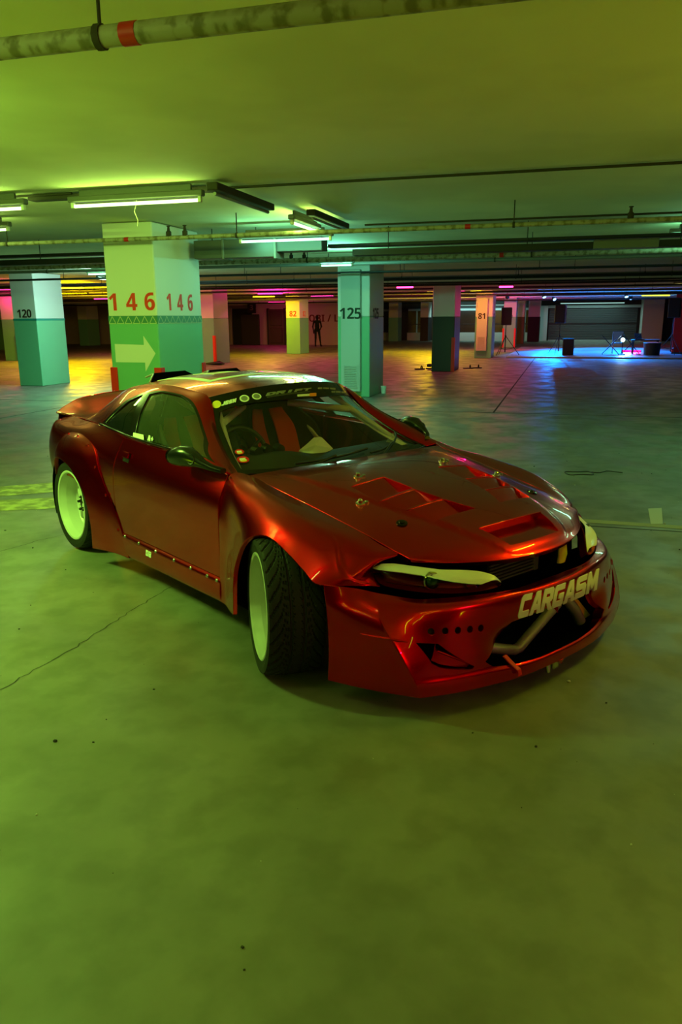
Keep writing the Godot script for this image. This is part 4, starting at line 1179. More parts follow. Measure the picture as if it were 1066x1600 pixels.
	# --- door mirrors
	for s in 2:
		b = mb(s == 1)
		var rings := []
		for z in [[-0.875, 0.882, 0.935, 0.004, 0.010], [-0.865, 0.882, 0.932, 0.025, 0.028], [-0.83, 0.888, 0.922, 0.045, 0.046], [-0.77, 0.897, 0.912, 0.055, 0.052], [-0.71, 0.898, 0.905, 0.050, 0.046], [-0.66, 0.888, 0.895, 0.036, 0.034], [-0.61, 0.872, 0.885, 0.022, 0.022], [-0.56, 0.856, 0.862, 0.015, 0.017], [-0.525, 0.842, 0.825, 0.014, 0.020]]:
			rings.append(oval(Vector3(z[0] - 0.045, z[1] - 0.006, z[2] - 0.03), Vector3(0.2, 0, 1).normalized() * z[4], Vector3(0, z[3], 0), 18, 0.85))
		if s == 1:   # the far mirror is folded in closer to the door
			for r in rings:
				for k in r.size():
					r[k] += Vector3(-0.06, 0.0, -0.07)
		loft(b, rings)
		var mr := add("door_mirror", b.mesh(M.mirror_shell), car, "dark door mirror" if s == 0 else "")
		b = mb(s == 1)
		lathe(b, [Vector2(0.0, 0.002), Vector2(0.034, 0.002), Vector2(0.038, 0.0)], 18, Vector3(-0.923, 0.879, 0.895) + (Vector3(-0.06, 0.0, -0.07) if s == 1 else Vector3.ZERO), Vector3(-1, 0, 0.25).normalized())
		add("mirror_glass", b.mesh(M.chrome), mr)
		b = mb(s == 1)
		lathe(b, [Vector2(0.019, 0.004), Vector2(0.024, 0.006), Vector2(0.027, 0.0), Vector2(0.0, 0.0)], 18, Vector3(-0.707, 0.887, 0.896), Vector3(0.35, 0.15, 1).normalized())
		if s == 1:
			for k in b.v.size():
				b.v[k] += Vector3(-0.06, 0, 0.07)
		add("mirror_duct", b.mesh(M.black), mr)

	# --- underneath and inside
	b = mb()
	box(b, Vector3(0.20, 0.34, 0), Vector3(0.72, 0.34, 1.06), 0.02)
	box(b, Vector3(-1.35, 0.20, 0), Vector3(2.0, 0.10, 1.62), 0.02)
	box(b, Vector3(-2.75, 0.36, 0), Vector3(1.2, 0.30, 1.06), 0.02)
	box(b, Vector3(-0.52, 0.46, 0), Vector3(0.06, 0.62, 1.50), 0.01)
	box(b, Vector3(-2.62, 0.62, 0), Vector3(0.9, 0.36, 1.22), 0.02)
	add("chassis", b.mesh(M.void_black), car)
	for s in 2:
		for X in [0.0, -2.525]:
			b = mb(s == 1)
			lathe(b, [Vector2(0.37, 0.0), Vector2(0.375, 0.30)], 32, Vector3(X, 0.33, 0.54), Vector3(0, 0, 1))
			lathe(b, [Vector2(0.0, 0.0), Vector2(0.37, 0.0)], 32, Vector3(X, 0.33, 0.54), Vector3(0, 0, 1))
			# keep only the upper part of the liner
			var keep := mb()
			for i in range(0, b.v.size(), 3):
				if (b.v[i].y + b.v[i + 1].y + b.v[i + 2].y) / 3.0 > 0.2:
					for k in 3:
						keep.v.append(b.v[i + k]); keep.n.append(b.n[i + k]); keep.t.append(b.t[i + k])
			add("wheel_liner", keep.mesh(M.void_black), car)
	# cowl below the windscreen
	b = mb()
	var cw := []
	for r in [[-0.44, 0.800, 0.0], [-0.50, 0.772, 0.0], [-0.56, 0.785, 0.0]]:
		var row := []
		for z in [1.0, 0.6, 0.0, -0.6, -1.0]:
			row.append(Vector3(r[0] - 0.09 * z * z, r[1] - 0.01 * z * z, z * 0.69))
		cw.append(row)
	panel(b, pad(cw), 6, 16, PackedVector2Array(), [], 0.0, 0.0, Vector3(-0.5, 0.3, 0))
	add("cowl", b.mesh(M.black), car)
	# dashboard
	b = mb()
	var ds := []
	for r in [[-0.56, 0.775, 0.69], [-0.75, 0.80, 0.72], [-0.92, 0.79, 0.72], [-0.99, 0.74, 0.72], [-0.97, 0.52, 0.72]]:
		var row := []
		for z in [1.0, 0.55, 0.3, 0.0, -0.5, -1.0]:
			row.append(Vector3(r[0] - 0.05 * z * z, r[1] + (0.035 if absf(z - 0.42) < 0.15 and r[0] < -0.6 else 0.0), z * r[2]))
		ds.append(row)
	panel(b, pad(ds), 16, 20, PackedVector2Array(), [], 0.0, 0.0, Vector3(-0.5, 0.3, 0))
	add("dashboard", b.mesh(M.dash), car)
	# gauges in front of the driver
	for z in [[0.33, 0.855], [0.25, 0.848], [0.40, 0.85]]:
		b = mb()
		lathe(b, [Vector2(0.0, -0.03), Vector2(0.03, -0.03), Vector2(0.034, 0.01), Vector2(0.030, 0.012), Vector2(0.028, 0.0), Vector2(0.0, 0.0)], 18, Vector3(-0.87, z[1], z[0]), Vector3(-1, 0.1, 0).normalized())
		add("gauge", b.mesh(M.gloss_black), car)
	b = mb()
	var sw := []
	var swb := Basis(Vector3(0, 0, 1), 0.35)
	for i in 33:
		var a := TAU * i / 32.0
		sw.append(Vector3(-1.06, 0.80, 0.36) + swb * Vector3(0, cos(a) * 0.165, sin(a) * 0.165))
	tube(b, sw, 0.015, 8, false)
	for a in [0.0, TAU / 3, 2 * TAU / 3]:
		tube(b, [Vector3(-1.04, 0.80, 0.36), Vector3(-1.06, 0.80, 0.36) + swb * Vector3(0, -cos(a) * 0.16, sin(a) * 0.16)], 0.010, 6)
	tube(b, [Vector3(-1.06, 0.80, 0.36), Vector3(-0.9, 0.75, 0.36)], 0.03, 10)
	add("steering_wheel", b.mesh(M.black), car)
	# bucket seats with harness straps
	for zc in [0.36, -0.31]:
		b = mb()
		var sb := []
		for r in [[-1.28, 0.42, 0.20, 0.02], [-1.45, 0.40, 0.24, 0.08], [-1.60, 0.50, 0.25, 0.10], [-1.68, 0.66, 0.26, 0.11], [-1.75, 0.82, 0.27, 0.10], [-1.80, 0.93, 0.20, 0.06], [-1.83, 1.02, 0.15, 0.07], [-1.85, 1.07, 0.11, 0.03]]:
			var row := []
			for z in [-1.0, -0.8, -0.4, 0.0, 0.4, 0.8, 1.0]:
				row.append(Vector3(r[0] + r[3] * (1.6 * pow(absf(z), 3.0)), r[1] + 0.03 * pow(absf(z), 2.0), zc + z * r[2]))
			sb.append(row)
		var seat_patch := pad(sb)
		panel(b, seat_patch, 24, 14, PackedVector2Array(), [], 0.0, 0.05, Vector3(-2.4, 0.3, zc))
		var seat := add("seat", b.mesh(M.dark_cloth), car)
		b = mb()
		panel(b, seat_patch, 24, 14, PackedVector2Array(), [], -0.05, 0.0, Vector3(-2.4, 0.3, zc))
		add("seat_shell", b.mesh(M.black), seat)
		for q in [rect_uv(0.40, 0.74, 0.24, 0.43), rect_uv(0.40, 0.74, 0.57, 0.76)]:
			b = mb()
			panel(b, seat_patch, 10, 4, pv(q), [], 0.012, 0.01, Vector3(-2.4, 0.3, zc))
			add("harness_strap", b.mesh(M.red_cloth), seat, "orange harness strap")
	# white sheet on the passenger dash
	b = mb()
	var sheet := [Vector3(-0.90, 0.815, 0.08), Vector3(-0.93, 0.845, -0.01), Vector3(-0.945, 0.873, -0.07), Vector3(-0.945, 0.868, -0.13), Vector3(-0.90, 0.80, -0.18), Vector3(-0.82, 0.80, -0.06), Vector3(-0.82, 0.805, 0.06)]
	var mid := Vector3(-0.90, 0.835, -0.05)
	for i in sheet.size():
		b.flat(mid, sheet[i], sheet[(i + 1) % sheet.size()], Vector3(0.5, 1, 0))
		b.flat(mid - Vector3(0, 0.004, 0), sheet[i] - Vector3(0, 0.004, 0), sheet[(i + 1) % sheet.size()] - Vector3(0, 0.004, 0), Vector3(-0.5, -1, 0))
	add("dash_sheet", b.mesh(M.white), car, "folded white sheet")
	# roll cage: perforated pillar plates, bars
	for s in 2:
		b = mb(s == 1)
		var cg := []
		for i in 9:
			var f := i / 8.0
			var q := ev(PT.windshield, lerpf(0.06, 0.86, f), 0.012) + Vector3(-0.075, -0.015, -0.035)
			cg.append([q + Vector3(0.0, 0.0, 0.022), q + Vector3(0.012, 0.006, -0.003), q + Vector3(0.0, 0.0, -0.030)])
		var cgp := pad(cg)
		var hh := []
		for i in 8:
			hh.append(disc_uv(cgp, Vector2(0.20 + 0.085 * i, 0.42), 0.0135, 12))
		panel(b, cgp, 40, 8, PackedVector2Array(), hh, 0.0, 0.004, Vector3(-1.4, 0.7, 0), 0.012)
		add("cage_plate", b.mesh(M.white), car)
		b = mb(s == 1)
		var top := ev(PT.windshield, 0.86, 0.02) + Vector3(-0.05, -0.04, -0.05)
		tube(b, [ev(PT.windshield, 0.06, 0.012) + Vector3(-0.09, -0.3, -0.03), ev(PT.windshield, 0.06, 0.012) + Vector3(-0.10, -0.02, -0.03), top, Vector3(-1.45, 1.135, 0.47), Vector3(-1.75, 1.135, 0.47), Vector3(-1.80, 0.7, 0.62), Vector3(-1.80, 0.25, 0.66)], 0.019, 10)
		tube(b, [Vector3(-1.08, 1.00, 0.47), Vector3(-1.34, 1.045, 0.17)], 0.022, 10)
		tube(b, [Vector3(-1.78, 0.95, 0.54), Vector3(-1.1, 0.35, 0.66)], 0.019, 10)
		tube(b, [Vector3(-0.80, 0.85, 0.60), Vector3(-1.30, 0.35, 0.66)], 0.019, 10)
		add("roll_cage_bar", b.mesh(M.white), car)
	b = mb()
	tube(b, [Vector3(-1.76, 1.13, 0.47), Vector3(-1.78, 1.14, 0), Vector3(-1.76, 1.13, -0.47)], 0.019, 10)
	tube(b, [Vector3(-1.77, 1.12, 0.45), Vector3(-1.80, 0.4, -0.6)], 0.019, 10)
	add("roll_cage_hoop", b.mesh(M.white), car)

	# --- wheels
	var tm := tyre_mesh()
	var rm := rim_mesh()
	var sm := spoke_mesh()
	var st_a := deg_to_rad(-24.5)
	wheel(car, Vector3(-0.005, 0.312, 0.85), st_a, deg_to_rad(1.5), true, tm, rm, sm)
	wheel(car, Vector3(0.01, 0.312, -0.85), st_a, deg_to_rad(1.5), false, tm, rm, sm)
	wheel(car, Vector3(-2.525, 0.312, 0.735), 0.0, deg_to_rad(1.0), true, tm, rm, sm)
	wheel(car, Vector3(-2.525, 0.312, -0.735), 0.0, deg_to_rad(1.0), false, tm, rm, sm)
# ---------------------------------------------------------------- lights of the place
func lin(r: float, g: float, b: float) -> Color:
	return Color(r, g, b).linear_to_srgb()

func area(at: Vector3, size: Vector2, towards: Vector3, along: Vector3, c: Color, e: float) -> void:
	var l := AreaLight3D.new()
	l.name = numbered("lamp_light")
	l.area_size = size
	l.light_color = c
	l.light_energy = e
	l.shadow_enabled = true
	l.area_range = 60.0
	add_child(l)
	var z := -towards.normalized()
	var x := (along - z * along.dot(z)).normalized()
	l.global_transform = Transform3D(Basis(x, z.cross(x), z), at)

func omni(at: Vector3, c: Color, e: float, size := 0.04) -> void:
	var l := OmniLight3D.new()
	l.name = numbered("lamp_light")
	l.light_color = c
	l.light_energy = e
	l.light_size = size
	l.omni_range = 60.0
	l.omni_attenuation = 2.0
	l.shadow_enabled = true
	add_child(l)
	l.position = at

func spot(at: Vector3, to: Vector3, c: Color, e: float, ang: float, size := 0.05) -> void:
	var l := SpotLight3D.new()
	l.name = numbered("lamp_light")
	l.light_color = c
	l.light_energy = e
	l.light_size = size
	l.spot_range = 60.0
	l.spot_attenuation = 2.0
	l.spot_angle = ang
	l.spot_angle_attenuation = 0.6
	l.shadow_enabled = true
	add_child(l)
	l.look_at_from_position(at, to, Vector3.UP if absf((to - at).normalized().y) < 0.98 else Vector3.RIGHT)

const GREEN := [0.42, 1.0, 0.10]
const LIME := [0.68, 1.0, 0.0]
const WARM := [1.0, 0.80, 0.22]
const COOL := [0.24, 1.0, 0.50]
const ICE := [0.50, 1.0, 0.88]
const TUBE := [0.55, 1.0, 0.15]
const MOSS := [0.50, 1.0, 0.0]
const OLIVE := [1.0, 0.9, 0.0]
const TEAL := [0.20, 1.0, 0.62]
const BLUE := [0.0, 0.22, 1.0]
const PINK := [1.0, 0.01, 0.22]
const AMBER := [1.0, 0.66, 0.0]
const ROSE := [1.0, 0.22, 0.22]

func col(c: Array) -> Color:
	return lin(c[0], c[1], c[2])

# a: plan position; every lamp that lights a region: [a, b, y, length, along a?, colour, light energy, glow]
var LAMPS := [
	# outside the frame
	[-2.6, -2.2, 2.52, 1.2, true, LIME, 0.5, 5.0, "fluorescent batten on the ceiling behind the camera, nearest the big pipe"],
	[1.9, -1.6, 2.52, 1.2, true, LIME, 0.6, 5.0, "fluorescent batten on the ceiling behind the camera, farther from the big pipe"],
	[-2.0, 1.4, 2.52, 1.2, true, TUBE, 0.7, 4.0, "fluorescent batten on the ceiling over the floor ahead of the camera"],
	[-4.15, 2.8, 2.52, 1.2, true, GREEN, 17.0, 5.0, "fluorescent batten on the ceiling beyond the doors of the red car"],
	[4.8, -0.2, 2.52, 1.2, false, PINK, 4.0, 4.0, "pink fluorescent batten on the ceiling beyond the front of the red car"],
	[1.5, 4.3, 2.52, 1.2, false, [0.85, 1.0, 0.02], 2.2, 5.0, "olive yellow fluorescent batten on the ceiling beside the front of the red car", 0.15],
	[-6.2, -3.4, 2.52, 1.2, true, TUBE, 0.3, 6.0, "fluorescent batten in the row behind the camera, first from the green one"],
	[-3.4, -3.4, 2.52, 1.2, true, TUBE, 0.3, 6.0, "fluorescent batten in the row behind the camera, second from the green one"],
	[-0.6, -3.4, 2.52, 1.2, true, LIME, 0.3, 6.0, "fluorescent batten in the row behind the camera, third from the green one"],
	[2.2, -3.4, 2.52, 1.2, true, LIME, 0.3, 6.0, "fluorescent batten in the row behind the camera, fourth from the green one"],
	[5.0, -3.4, 2.52, 1.2, true, LIME, 0.3, 6.0, "fluorescent batten in the row behind the camera, fifth from the green one"],
	# seen
	[-3.64, 6.30, 2.54, 1.2, true, TUBE, 1.6, 3.5, "lit fluorescent tube nearest the camera, above the pillar marked 146"],
	[-5.35, 6.25, 2.54, 1.2, true, TUBE, 1.2, 3.5, "lit fluorescent tube at the left edge, in line with the one above pillar 146"],
	[-6.6, 7.6, 2.54, 1.2, true, TUBE, 0.7, 3.5, "short glimpse of a lit tube at the far left, behind the nearest row"],
	[-2.79, 8.4, 2.53, 0.85, false, TUBE, 1.2, 3.5, "lit fluorescent tube pointing away from the camera, right of pillar 146"],
	[-3.27, 9.05, 2.47, 1.1, true, COOL, 1.4, 3.5, "cool white fluorescent tube behind the ceiling pipe, right of pillar 146"],
	[-3.62, 12.45, 2.40, 0.5, true, TEAL, 6.0, 3.5, "teal lit fluorescent tube above the pillar marked 125"],
	[-8.6, 13.95, 2.45, 1.2, true, COOL, 15.0, 5.0, "cool white fluorescent tube hidden behind pillar 146", 0.12],
	[-10.0, 15.92, 2.45, 0.8, false, ICE, 9.0, 5.0, "icy white fluorescent tube hidden behind pillar 146, pointing away"],
	[1.8, 10.6, 2.52, 1.2, true, COOL, 1.5, 5.0, "cool white fluorescent tube above the dark cable trays"],
	[3.6, 8.7, 2.52, 1.2, true, COOL, 3.2, 5.0, "cool white fluorescent tube off to the right, short of the cable trays", 0.15],
]

func batten(z: Array) -> void:
	var at := gp(z[0], z[1], z[2])
	var t := thing("fluorescent_light", z[8], "ceiling light", at, GRID + (0.0 if z[4] else PI / 2))
	var L: float = z[3]
	var b := mb()
	box(b, Vector3(0, 0.055, 0.0), Vector3(L + 0.10, 0.05, 0.07), 0.008)
	box(b, Vector3(0, 0.10, 0.0), Vector3(L * 0.9, 0.06, 0.03), 0.004)
	add("housing", b.mesh(LM.housing), t)
	b = mb()
	tube(b, [Vector3(-L / 2, 0, 0), Vector3(L / 2, 0, 0)], 0.014, 10)
	add("tube", b.mesh(glow(col(z[5]).lerp(Color.WHITE, 0.35), z[7])), t)
	for s in [-1.0, 1.0]:
		b = mb()
		box(b, Vector3(s * (L / 2 + 0.015), 0.012, 0), Vector3(0.03, 0.06, 0.035), 0.004)
		add("end_cap", b.mesh(LM.cap), t)
	var along := gp(1, 0) if z[4] else gp(0, 1)
	var across := gp(0, 1) if z[4] else gp(1, 0)
	var share: float = z[9] if z.size() > 9 else 0.5
	area(at + Vector3(0, -0.02, 0), Vector2(L, 0.03), Vector3.DOWN, along, col(z[5]), z[6] * (1.0 - share))
	for s in [-1.0, 1.0]:
		area(at + across * s * 0.02, Vector2(L, 0.03), across * s + Vector3(0, -0.12, 0), along, col(z[5]), z[6] * share)

# far coloured lamps: [a, b, y, length, colour, energy, glow, words]
var FAR := [
	[-14.6, 20.9, 2.5, 1.2, AMBER, 12.0, 5.0, "yellow lit tube above the lane left of pillar 146"],
	[-17.8, 25.9, 2.5, 1.2, AMBER, 34.0, 4.0, "dimmer yellow tube behind the yellow one left of pillar 146"],
	[-15.2, 19.0, 2.5, 1.0, PINK, 0.8, 4.0, "uppermost of three pink tubes at the far left edge"],
	[-17.1, 21.4, 2.5, 1.0, PINK, 0.8, 4.0, "middle one of three pink tubes at the far left edge"],
	[-20.8, 26.0, 2.5, 1.2, PINK, 1.1, 4.0, "lowest of three pink tubes at the far left edge"],
	[-20.2, 31.8, 2.5, 1.2, PINK, 2.1, 5.0, "pink lamp glowing just left of pillar 146"],
	[-10.9, 28.4, 2.5, 1.0, PINK, 5.0, 5.0, "pink lamp above the brown pillar right of pillar 146"],
	[-12.7, 32.3, 2.5, 1.0, AMBER, 9.0, 5.0, "yellow lamp above the lane in front of pillar 82"],
	[-11.9, 23.0, 2.5, 0.8, PINK, 5.0, 4.0, "pink lamp hidden behind pillar 146, lighting the pink and brown pillar"],
	[-16.2, 43.2, 2.5, 1.0, PINK, 3.0, 3.0, "pink lamp before the lobby doors, left of pillar 82"],
	[-10.2, 32.8, 2.5, 1.0, PINK, 2.5, 5.0, "pink lamp just right of pillar 82"],
	[-6.0, 30.1, 2.5, 1.6, PINK, 2.5, 4.0, "wide pink lamp right of pillar 125"],
	[-4.7, 23.5, 2.46, 0.5, PINK, 1.3, 9.0, "bright pink lamp above the floor right of pillar 125"],
	[-6.0, 36.3, 2.5, 1.0, AMBER, 24.0, 5.0, "yellow lamp left of the dark pillar"],
	[-3.9, 29.5, 2.5, 0.5, PINK, 1.7, 5.0, "pink lamp just right of the dark pillar"],
	[-1.75, 23.9, 2.44, 0.4, PINK, 1.3, 9.0, "bright pink lamp above pillar 81"],
	[-1.9, 30.6, 2.5, 1.6, PINK, 1.7, 4.0, "long pink lamp right of pillar 81"],
	[-3.3, 30.0, 2.52, 0.4, AMBER, 2.0, 6.0, "small yellow lamp on the ceiling above pillar 81"],
	[3.3, 26.0, 2.5, 0.4, WARM, 0.4, 8.0, "pale yellow lamp at the right edge above the stage"],
	[3.9, 39.0, 2.5, 1.2, LIME, 0.3, 5.0, "thin lime tube at the right edge above the stage"],
	[4.2, 46.0, 2.5, 1.6, PINK, 1.5, 5.0, "thin pink tube over the right end of the stage"],
]
# stage spots: [a, b, y, colour, energy, aim a, aim b, words]
var SPOTS := [
	[-1.0, 37.3, 2.45, BLUE, 75.0, -0.2, 35.6, "blue stage spotlight left of the middle speaker"],
	[-0.6, 40.8, 2.42, BLUE, 75.0, 0.9, 38.0, "pale stage spotlight above the middle speaker"],
	[3.0, 41.5, 2.42, BLUE, 75.0, 2.5, 40.0, "pale blue stage spotlight right of the shutter"],
	[2.6, 38.4, 2.45, BLUE, 75.0, 3.0, 36.6, "small white stage spotlight over the folding stands"],
	[-2.6, 36.5, 2.45, PINK, 20.0, -2.6, 40.5, "pink stage spotlight above the left speaker"],
]

func far_lamp(z: Array) -> void:
	var at := gp(z[0], z[1], z[2])
	var t := thing("coloured_light", z[7], "ceiling light", at, GRID)
	var L: float = z[3]
	var b := mb()
	box(b, Vector3(0, 0.05, 0), Vector3(L + 0.06, 0.05, 0.08), 0.006)
	add("housing", b.mesh(LM.housing), t)
	b = mb()
	tube(b, [Vector3(-L / 2, 0, 0), Vector3(L / 2, 0, 0)], 0.02, 8)
	add("tube", b.mesh(glow(col(z[4]).lerp(Color.WHITE, 0.12), z[6])), t)
	area(at + Vector3(0, -0.03, 0), Vector2(L, 0.05), Vector3.DOWN, gp(1, 0), col(z[4]), z[5])
	for s in [-1.0, 1.0]:
		area(at + gp(0, 1) * s * 0.03, Vector2(L, 0.05), gp(0, 1) * s + Vector3(0, 0.15, 0), gp(1, 0), col(z[4]), z[5] * 0.35)

func stage_spot(z: Array) -> void:
	var at := gp(z[0], z[1], z[2])
	var to := gp(z[5], z[6], 0)
	var t := thing("stage_spotlight", z[7], "spotlight", at)
	var d := (to - at).normalized()
	var b := mb()
	lathe(b, [Vector2(0.0, -0.22), Vector2(0.06, -0.21), Vector2(0.085, -0.12), Vector2(0.09, 0.02), Vector2(0.086, 0.02), Vector2(0.08, 0.0)], 16, Vector3.ZERO, d)
	add("can", b.mesh(LM.dark), t)
	b = mb()
	lathe(b, [Vector2(0.08, 0.0), Vector2(0.05, 0.012), Vector2(0.0, 0.016)], 16, Vector3.ZERO, d)
	add("lens", b.mesh(glow(col(z[3]).lerp(Color.WHITE, 0.5), 6.0)), t)
	b = mb()
	tube(b, [-d * 0.1 + Vector3(0, 0, 0.09), Vector3(0, 0.16, 0.0) - d * 0.1, -d * 0.1 - Vector3(0, 0, 0.09)], 0.008, 6)
	tube(b, [Vector3(0, 0.16, 0) - d * 0.1, Vector3(0, 0.23, 0) - d * 0.1], 0.01, 6)
	add("yoke", b.mesh(LM.dark), t)
	spot(at + d * 0.06, to, col(z[3]), z[4], 44.0)

# floor uplights of the event, out of the frame, that wash the ceiling
var UPLIGHTS := [
	[-3.9, 1.6, MOSS, 2.1, "lime floor uplight washing the ceiling, nearest the parked car's doors"],
	[2.7, 0.9, LIME, 1.6, "lime floor uplight washing the ceiling behind the camera"],
	[4.0, 4.2, OLIVE, 2.2, "lime floor uplight washing the ceiling beyond the car's front bumper"],
	[6.0, 7.5, GREEN, 1.5, "green floor uplight washing the ceiling, farthest from the car"],
]

func uplight(z: Array) -> void:
	var at := gp(z[0], z[1])
	var t := thing("floor_uplight", z[4], "stage light", at)
	var b := mb()
	lathe(b, [Vector2(0.0, 0.0), Vector2(0.12, 0.0), Vector2(0.13, 0.02), Vector2(0.13, 0.20), Vector2(0.12, 0.22), Vector2(0.11, 0.20)], 24, Vector3.ZERO)
	add("can", b.mesh(LM.dark), t)
	b = mb()
	lathe(b, [Vector2(0.112, 0.20), Vector2(0.08, 0.205), Vector2(0.0, 0.207)], 24, Vector3.ZERO)
	add("lens", b.mesh(glow(col(z[2]), 4.0)), t)
	area(at + Vector3(0, 0.225, 0), Vector2(0.2, 0.2), Vector3.UP, gp(1, 0), col(z[2]), z[3])

var LM := {}
func build_lights() -> void:
	LM.housing = mat(Color(0.35, 0.35, 0.33), 0.6)
	LM.cap = mat(Color(0.85, 0.85, 0.8), 0.5)
	LM.dark = mat(Color(0.03, 0.03, 0.03), 0.5)
	for z in LAMPS:
		batten(z)
	for z in FAR:
		far_lamp(z)
	for z in SPOTS:
		stage_spot(z)
	for z in UPLIGHTS:
		uplight(z)

# ---------------------------------------------------------------- floor, ceiling, walls
func noise_tex(sd: int, freq: float, size: int, lo: Color, hi: Color, oct := 5, a := 0.3, b := 0.7) -> NoiseTexture2D:
	var n := FastNoiseLite.new()
	n.seed = sd
	n.frequency = freq
	n.noise_type = FastNoiseLite.TYPE_SIMPLEX
	n.fractal_type = FastNoiseLite.FRACTAL_FBM
	n.fractal_octaves = oct
	var g := Gradient.new()
	g.offsets = PackedFloat32Array([a, b])
	g.colors = PackedColorArray([lo, hi])
	var t := NoiseTexture2D.new()
	t.width = size
	t.height = size
	t.seamless = true
	t.noise = n
	t.color_ramp = g
	return t

func gslab(a0: float, a1: float, b0: float, b1: float, y0: float, y1: float, m: Material, ch := 0.0) -> ArrayMesh:
	var b := mb()
	var bs := Basis(Vector3.UP, GRID)
	box(b, gp((a0 + a1) / 2, (b0 + b1) / 2, (y0 + y1) / 2), Vector3(a1 - a0, y1 - y0, b1 - b0), ch, bs)
	return b.mesh(m)

const H := 2.68
func build_setting() -> void:
	var fm := mat(Color.WHITE, 0.42)
	fm.albedo_texture = noise_tex(3, 0.006, 1024, Color(0.445, 0.44, 0.39), Color(0.495, 0.49, 0.435), 6, 0.25, 0.75)
	fm.uv1_triplanar = true
	fm.uv1_world_triplanar = true
	fm.uv1_scale = Vector3.ONE * 0.17
	fm.detail_enabled = true
	fm.detail_blend_mode = BaseMaterial3D.BLEND_MODE_MUL
	fm.detail_albedo = noise_tex(11, 0.02, 1024, Color(0.91, 0.91, 0.89), Color(1, 1, 1), 8, 0.20, 0.62)
	fm.detail_uv_layer = BaseMaterial3D.DETAIL_UV_1
	fm.roughness_texture = noise_tex(21, 0.008, 1024, Color(0.70, 0.70, 0.70), Color(1, 1, 1), 5, 0.3, 0.7)
	fm.roughness = 0.62
	fm.heightmap_enabled = true
	fm.heightmap_texture = noise_tex(31, 0.02, 1024, Color(0, 0, 0), Color(1, 1, 1), 6, 0.1, 0.9)
	fm.heightmap_scale = 0.10
	var fl := struct("floor", gslab(-40, 20, -12, 57, -0.2, 0.0, fm))
	var cm := mat(Color.WHITE, 0.85)
	cm.albedo_texture = noise_tex(5, 0.004, 512, Color(0.84, 0.83, 0.70), Color(0.90, 0.89, 0.76), 4)
	cm.uv1_triplanar = true
	cm.uv1_world_triplanar = true
	cm.uv1_scale = Vector3.ONE * 0.2
	struct("ceiling", gslab(-40, 20, -12, 57, H, H + 0.25, cm))
	var wm := mat(Color(0.62, 0.62, 0.6), 0.8)
	var dm := mat(Color(0.16, 0.17, 0.17), 0.7)
	struct("wall_far", gslab(-13.0, 20, 56.0, 56.4, 0, H, dm))
	struct("wall_left", gslab(-40.4, -40, -12, 57, 0, H, wm))
	struct("wall_right", gslab(20, 20.4, -12, 57, 0, H, wm))
	struct("wall_near", gslab(-40, 20, -12.4, -12, 0, H, mat(Color(0.35, 0.35, 0.34), 0.8)))
	struct("wall_lobby", gslab(-40, -12.9, 46.0, 57, 0, H, mat(Color(0.66, 0.60, 0.58), 0.7)))
	# cracks and seams in the concrete, painted bay lines
	var crack := mat(Color(0.24, 0.24, 0.22), 0.9)
	var rng := RandomNumberGenerator.new()
	rng.seed = 7
	for c in [[[-1.497, -3.054], [-1.313, -3.509], [-1.177, -3.948], [-1.012, -4.427]], [[-2.386, -5.118], [-2.219, -5.384], [-1.922, -5.787]]]:
		var b := mb()
		var pts := []
		for i in c.size() - 1:
			for k in 12:
				var f := k / 12.0
				pts.append(Vector3(lerpf(c[i][0], c[i + 1][0], f) + rng.randf_range(-0.009, 0.009), 0.0012, lerpf(c[i][1], c[i + 1][1], f) + rng.randf_range(-0.009, 0.009)))
		for i in pts.size() - 1:
			var w := rng.randf_range(0.0015, 0.004)
			var d: Vector3 = (pts[i + 1] - pts[i]).normalized().cross(Vector3.UP) * w
			b.quad(pts[i] + d, pts[i + 1] + d, pts[i + 1] - d, pts[i] - d, Vector3.UP)
		add("crack", b.mesh(crack), fl)
	var seam := mat(Color(0.16, 0.16, 0.15), 0.9)
	for z in [[-40.0, 20.0, 13.2, 13.23], [-40.0, 20.0, 22.0, 22.04], [-40.0, 20.0, 6.0, 6.015]]:
		add("seam", gslab(z[0], z[1], z[2], z[3], -0.01, 0.0016, seam), fl)
	for z in [[-1.1, -1.07, 13.2, 45.0], [-8.9, -8.87, 6.0, 45.0]]:
		add("seam", gslab(z[0], z[1], z[2], z[3], -0.01, 0.0016, seam), fl)
	var line := mat(Color(0.72, 0.70, 0.36), 0.7)
	line.albedo_texture = noise_tex(9, 0.02, 256, Color(0.72, 0.72, 0.66), Color(1, 1, 1), 5)
	line.uv1_triplanar = true
	line.uv1_world_triplanar = true
	var bl := mb()
	bl.quad(Vector3(-5.27, 0.002, -6.48), Vector3(-2.40, 0.002, -7.64), Vector3(-2.25, 0.002, -7.20), Vector3(-5.12, 0.002, -6.04), Vector3.UP)
	add("bay_line", bl.mesh(line), fl, "faded yellow bay line")
	bl = mb()
	bl.quad(Vector3(-5.02, 0.002, -6.26), Vector3(-2.1, 0.002, -6.90), Vector3(-1.95, 0.002, -6.46), Vector3(-4.8, 0.002, -5.96), Vector3.UP)
	add("bay_line", bl.mesh(line), fl, "faded yellow bay line")
	bl = mb()
	bl.quad(Vector3(1.9, 0.002, -5.92), Vector3(4.6, 0.002, -5.05), Vector3(4.55, 0.002, -4.97), Vector3(1.86, 0.002, -5.82), Vector3.UP)
	add("bay_line", bl.mesh(mat(Color(0.60, 0.59, 0.42), 0.7)), fl)
	bl = mb()
	bl.quad(Vector3(2.582, 0.0025, -6.234), Vector3(2.703, 0.0025, -6.253), Vector3(2.504, 0.0025, -5.741), Vector3(2.41, 0.0025, -5.743), Vector3.UP)
	add("bay_line", bl.mesh(mat(Color(0.72, 0.72, 0.66), 0.7)), fl, "short pale floor mark")
